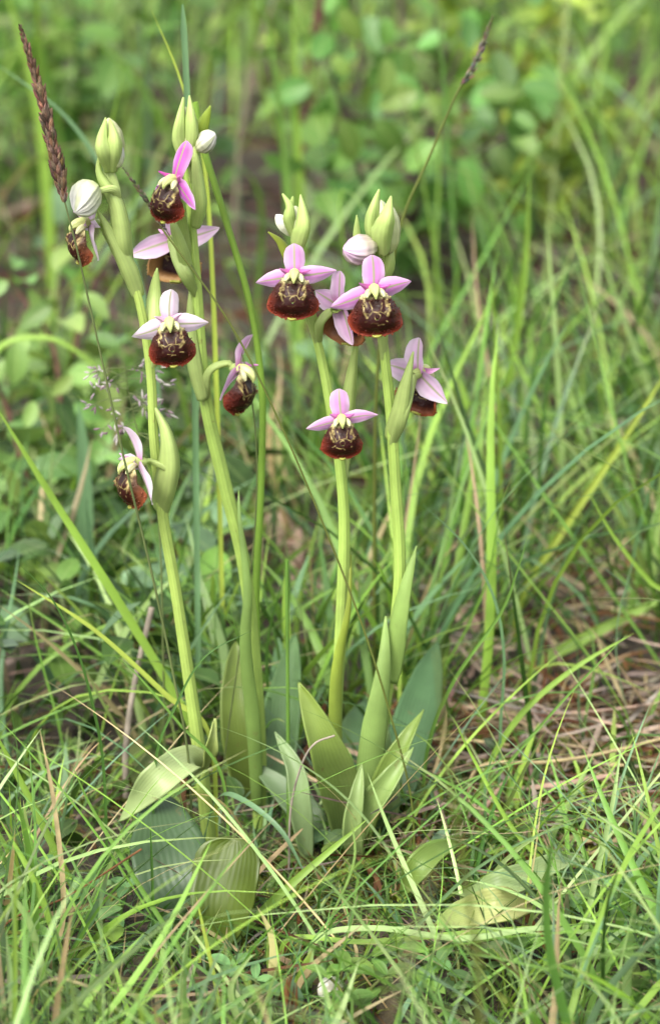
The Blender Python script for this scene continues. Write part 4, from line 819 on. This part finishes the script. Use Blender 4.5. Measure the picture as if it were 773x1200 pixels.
blade('short blurred blade with a red tip right of the rightmost orchid', [(560, 640, .3), (565, 560, .3), (545, 470, .3), (535, 440, .3)], 11, 'bright')
blade('bright blade entering from the right edge, tip pointing up left', [(800, 720, .1), (760, 680, .1), (720, 630, .1), (688, 575, .1)], 7, 'bright')
blade('blurred thin dry culm crossing the top right corner', [(660, 420, .6), (690, 300, .6), (730, 200, .6), (790, 90, .6)], 6, 'olive', kind='stick')
blade('upright blurred blade under the top right shrub', [(600, 430, .5), (595, 300, .5), (560, 230, .5), (530, 180, .5)], 7, 'mid')
blade('blurred blade behind the leftmost stem, leaning right', [(150, 700, .2), (195, 640, .2), (250, 590, .2), (300, 560, .2)], 8, 'blue')
blade('pale blurred arching blade behind the leftmost orchid foot', [(95, 860, .1), (130, 770, .1), (180, 700, .1), (215, 670, .1)], 11, 'pale')
blade('blurred bent blade at the left edge with its tip hanging right', [(-20, 520, .3), (-5, 415, .3), (60, 398, .3), (125, 438, .3)], 13, 'bright', face=(0, -.5, 1))
blade('upright blue green blade behind the small left shrub', [(100, 640, .22), (98, 540, .22), (92, 470, .22)], 20, 'blue', cup=.15)
blade('near brownish stalk out of focus in front of the rosette', [(562, 1215, -.36), (548, 1050, -.36), (525, 900, -.36), (512, 760, -.36)], 9, 'olive', kind='culm', cat='grass stalk')

# ------------------------------------------------------------------ seed heads
def spikelet(mb, p, d, L, W, tint):
    d = nrm(d); tube(mb, [p, p + d * L * .5, p + d * L], [W * .25, W * .5, W * .08], tint, k=6, n=6)
def seed_spike(label, culm, head, wpx, col, culmcol, y, n=70, cw=3.2, name='grass_spike'):
    pts = at(*[(a, b, y) for a, b in culm]); hp = at(*[(a, b, y) for a, b in head])
    t = thing(name, (pts[0][0], y, 0), label, 'grass', 'grass seed heads')
    b = MB(); px = pxs(1, y); tube(b, [np.array([pts[0][0], y, -.004])] + pts + hp, np.array([cw, cw, cw * .8, cw * .5]) * px * .5, GC[culmcol], k=7, n=60); b.build('culm', M['grass'], t)
    Cc = curve(hp, 80); T = nrm(np.gradient(Cc, axis=0)); b = MB()
    for q in range(n):
        f = q / n; i = int(f * 79); w_ = wpx * px * np.interp(f, [0, .1, .6, 1], [.5, 1, .8, .3])
        a = q * 2.4; S = nrm(np.cross(T[i], [0, 1, 0])); N_ = np.cross(S, T[i]); o_ = S * math.cos(a) + N_ * math.sin(a)
        spikelet(b, Cc[i] + o_ * w_ * .14 + T[i] * rng.normal(0, .2) * w_, T[i] * .95 + o_ * rng.uniform(.15, .5), w_ * rng.uniform(.6, 1.05), w_ * rng.uniform(.2, .36), GC[col] * rng.uniform(.5, 1.5) * (1 + rng.normal(0, .12, 3)))
    b.build('seed_head', M['bark'], t)
    return t
GC['spike'] = lin(146, 114, 96); GC['culmg'] = lin(120, 134, 82); GC['greysp'] = lin(150, 138, 120)
seed_spike('dark reddish grass spike leaning left at the top left', [(222, 900), (203, 790), (182, 690), (163, 610), (146, 540), (128, 460), (108, 370), (90, 290)], [(76, 236), (62, 170), (45, 100), (24, 30)], 19, 'spike', 'culmg', -.03, n=300)
seed_spike('thin brown grass spike leaning right above the rightmost orchid', [(440, 480), (455, 340), (472, 255), (500, 190), (530, 120)], [(540, 100), (556, 75), (577, 20)], 11, 'greysp', 'olive', .12, n=90, cw=4.5)
seed_spike('small grey seed head hanging between the two left orchids', [(262, 900), (300, 600), (285, 420), (230, 320), (205, 285)], [(195, 270), (170, 232), (143, 195)], 9, 'greysp', 'culmg', .015, n=80, cw=2)
seed_spike('blurred near grass ear in front of the third stem', [(420, 1215), (418, 1050), (402, 850), (402, 760)], [(402, 740), (406, 690), (410, 620)], 9, 'spike', 'culmg', -.40, n=24, cw=2.5)
seed_spike('pale out of focus seed head close to the camera at the bottom centre', [(452, 1230), (458, 1200)], [(462, 1185), (480, 1120), (512, 1010)], 14, 'greysp', 'straw', -.44, n=60, cw=3)
# open panicle of tiny purple spikelets behind the leftmost stem
t = thing('grass_panicle', (P(170, 700, .05)[0], .05, 0), 'airy grass panicle with tiny purple spikelets behind the leftmost stem', 'grass', 'grass seed heads')
yp = .05; px = pxs(1, yp)
b = MB(); ax = [np.array([P(190, 700, yp)[0], yp, -.004])] + at((188, 640, yp), (176, 560, yp), (160, 500, yp), (150, 455, yp), (146, 425, yp)); tube(b, ax, np.array([3, 2.6, 2, 1]) * px * .5, GC['culmg'], k=6, n=40); b.build('culm', M['grass'], t)
Cc = curve(ax[2:], 50)
b = MB(); b2 = MB()
for q in range(26):
    p = Cc[int(rng.uniform(.35, .98) * 49)]; sg = rng.choice([-1, 1]); L = rng.uniform(18, 58) * px
    d = nrm(np.array([sg * rng.uniform(.5, 1), rng.normal(0, .5), rng.uniform(-.35, .45)]))
    e = p + d * L + np.array([0, 0, -.12 * L]); tube(b, [p, p + d * L * .55, e], np.array([.6, .5, .35]) * px, GC['culmg'] * 1.1, k=5, n=8)
    for z in range(rng.integers(4, 8)):
        f = rng.uniform(.45, 1); s0 = p + (e - p) * f; dd = nrm(d * .6 + rng.normal(0, .6, 3) + np.array([0, 0, -.35]))
        s1 = s0 + dd * rng.uniform(3, 7) * px; tube(b2, [s0, s1], [.3 * px, .3 * px], GC['culmg'], k=4, n=4)
        spikelet(b2, s1, dd, rng.uniform(7, 11) * px, 2.8 * px, lin(*rng.choice([[168, 150, 160], [190, 184, 176], [140, 112, 124]])))
b.build('branches', M['grass'], t); b2.build('spikelets', M['petal_small'], t)

# ------------------------------------------------------------------ small things on the ground
def herb(label, px_, py_, size, n, col, kind=3):
    o = PG(px_, py_); t = thing('low_herb', (o[0], o[1], 0), label, 'plant', 'low leafy herbs in the turf')
    for q in range(n):
        a = q * 6.28 / n + rng.uniform(0, .8); L = size * rng.uniform(.6, 1.2)
        e = o + np.array([math.cos(a) * L * .7, math.sin(a) * L * .7, L * rng.uniform(.5, 1.0)])
        b = MB(); tube(b, [o + np.array([0, 0, -.003]), (o + e) / 2 + np.array([0, 0, L * .2]), e], [.0007, .0006, .0004], GC['olive'], k=6, n=8)
        st = b.build('stalk', M['herb'], t)
        for j in range(kind):
            aa = a + (j - (kind - 1) / 2) * (2.1 if kind == 3 else 6.28 / kind); d = np.array([math.cos(aa), math.sin(aa), rng.uniform(-.05, .5)])
            b = MB(); ll = size * rng.uniform(.55, .8)
            ribbon(b, [e, e + d * ll * .5 + np.array([0, 0, ll * .08]), e + d * ll], ll * .52, col * rng.uniform(.75, 1.25), face=(0, -.25, 1), prof=W_OVAL, cup=.35, n=9, k=5)
            b.build('leaflet', M['herb'], st)
HB = lin(112, 154, 92); HG = lin(108, 146, 64)
for lab, a, b_, s_, n_, c_ in [
    ('blue green trefoil herb right of the flat rosette', 668, 1072, .013, 6, HB), ('small trefoil herb at the lower right edge', 730, 1120, .012, 6, HB),
    ('light green trefoil at the bottom edge, right of centre', 620, 1160, .013, 6, HG), ('bright trefoil below the flat rosette', 470, 1170, .013, 5, HG),
    ('low trefoil herb in the bottom right corner', 745, 1180, .014, 6, HG), ('small leafy herb at the bottom edge, centre', 415, 1195, .012, 5, HG),
    ('small trefoil in the bottom left corner', 25, 1150, .013, 5, HG), ('feathery low herb at lower left, left of the bitten leaf', 115, 1085, .012, 6, HB),
    ('little herb beside the snail shell, to its left', 300, 1180, .011, 5, HB), ('low leafy herb at the left edge above the corner', 12, 1060, .012, 5, HB),
    ('small herb between the rosette and the snail shell', 540, 1165, .011, 5, HB)]:
    herb(lab, a, b_, s_, n_, c_)
# snail shell: a coil that widens
o = PG(389, 1157, .006)
th = np.linspace(0, 5.2 * math.pi, 90); q = (th / th[-1]); R_ = .0032 * q ** 1.3 + .0002
cp = np.stack([o[0] + R_ * .55 * np.cos(th), o[1] + .0018 * (1 - q) - .001 + 0 * th, o[2] + R_ * .55 * np.sin(th)], -1)
b = MB(); tube(b, cp, list(.0026 * np.linspace(0, 1, 30) ** 1.2 + .0002), np.array([lin(214, 196, 170), lin(232, 224, 206), lin(240, 234, 220)]), k=12, n=90)
tag(b.build('snail_shell', M['shell']), 'tiny cream snail shell lying in the turf at the bottom centre', 'shell')
# rust brown dry flower scrap
o = P(338, 1192, -.145)
b = MB(); e = P(344, 1146, -.14)
for q in range(7):
    d = rng.normal(0, .0013, 3); ribbon(b, [o + d, (o + e) / 2 + d * 1.2, e + d * .6], .0017, lin(112, 74, 48) * rng.uniform(.6, 1.3), face=nrm(rng.normal(0, 1, 3) + np.array([0, -1, 0])), prof=W_BRACT, cup=.7, n=8, k=3)
tag(b.build('dead_flower', M['dead']), 'shrivelled rust brown dead flower head left of the snail shell', 'dead flower')
# pale pink dead leaves behind, between the second and third stem
for lab, pts, w_ in [('curled pale pink dead leaf behind the second and third stems, upper one', [(352, 660, .30), (330, 630, .31), (318, 598, .32)], 44), ('curled pale pink dead leaf behind the second and third stems, lower one', [(380, 700, .27), (352, 680, .27), (330, 655, .27)], 30), ('small tan dead leaf on the ground right of the third orchid leaf', [(560, 740, .2), (545, 725, .2), (525, 715, .2)], 20)]:
    b = MB(); ribbon(b, at(*pts), w_ * pxs(1, .3), GC['pink'], face=(.3, -1, .6), prof=W_OVAL, cup=.6, n=14, k=9, wave=.1)
    tag(b.build('dead_leaf', M['dead']), lab, 'dead leaf', 'dead leaves in the grass')
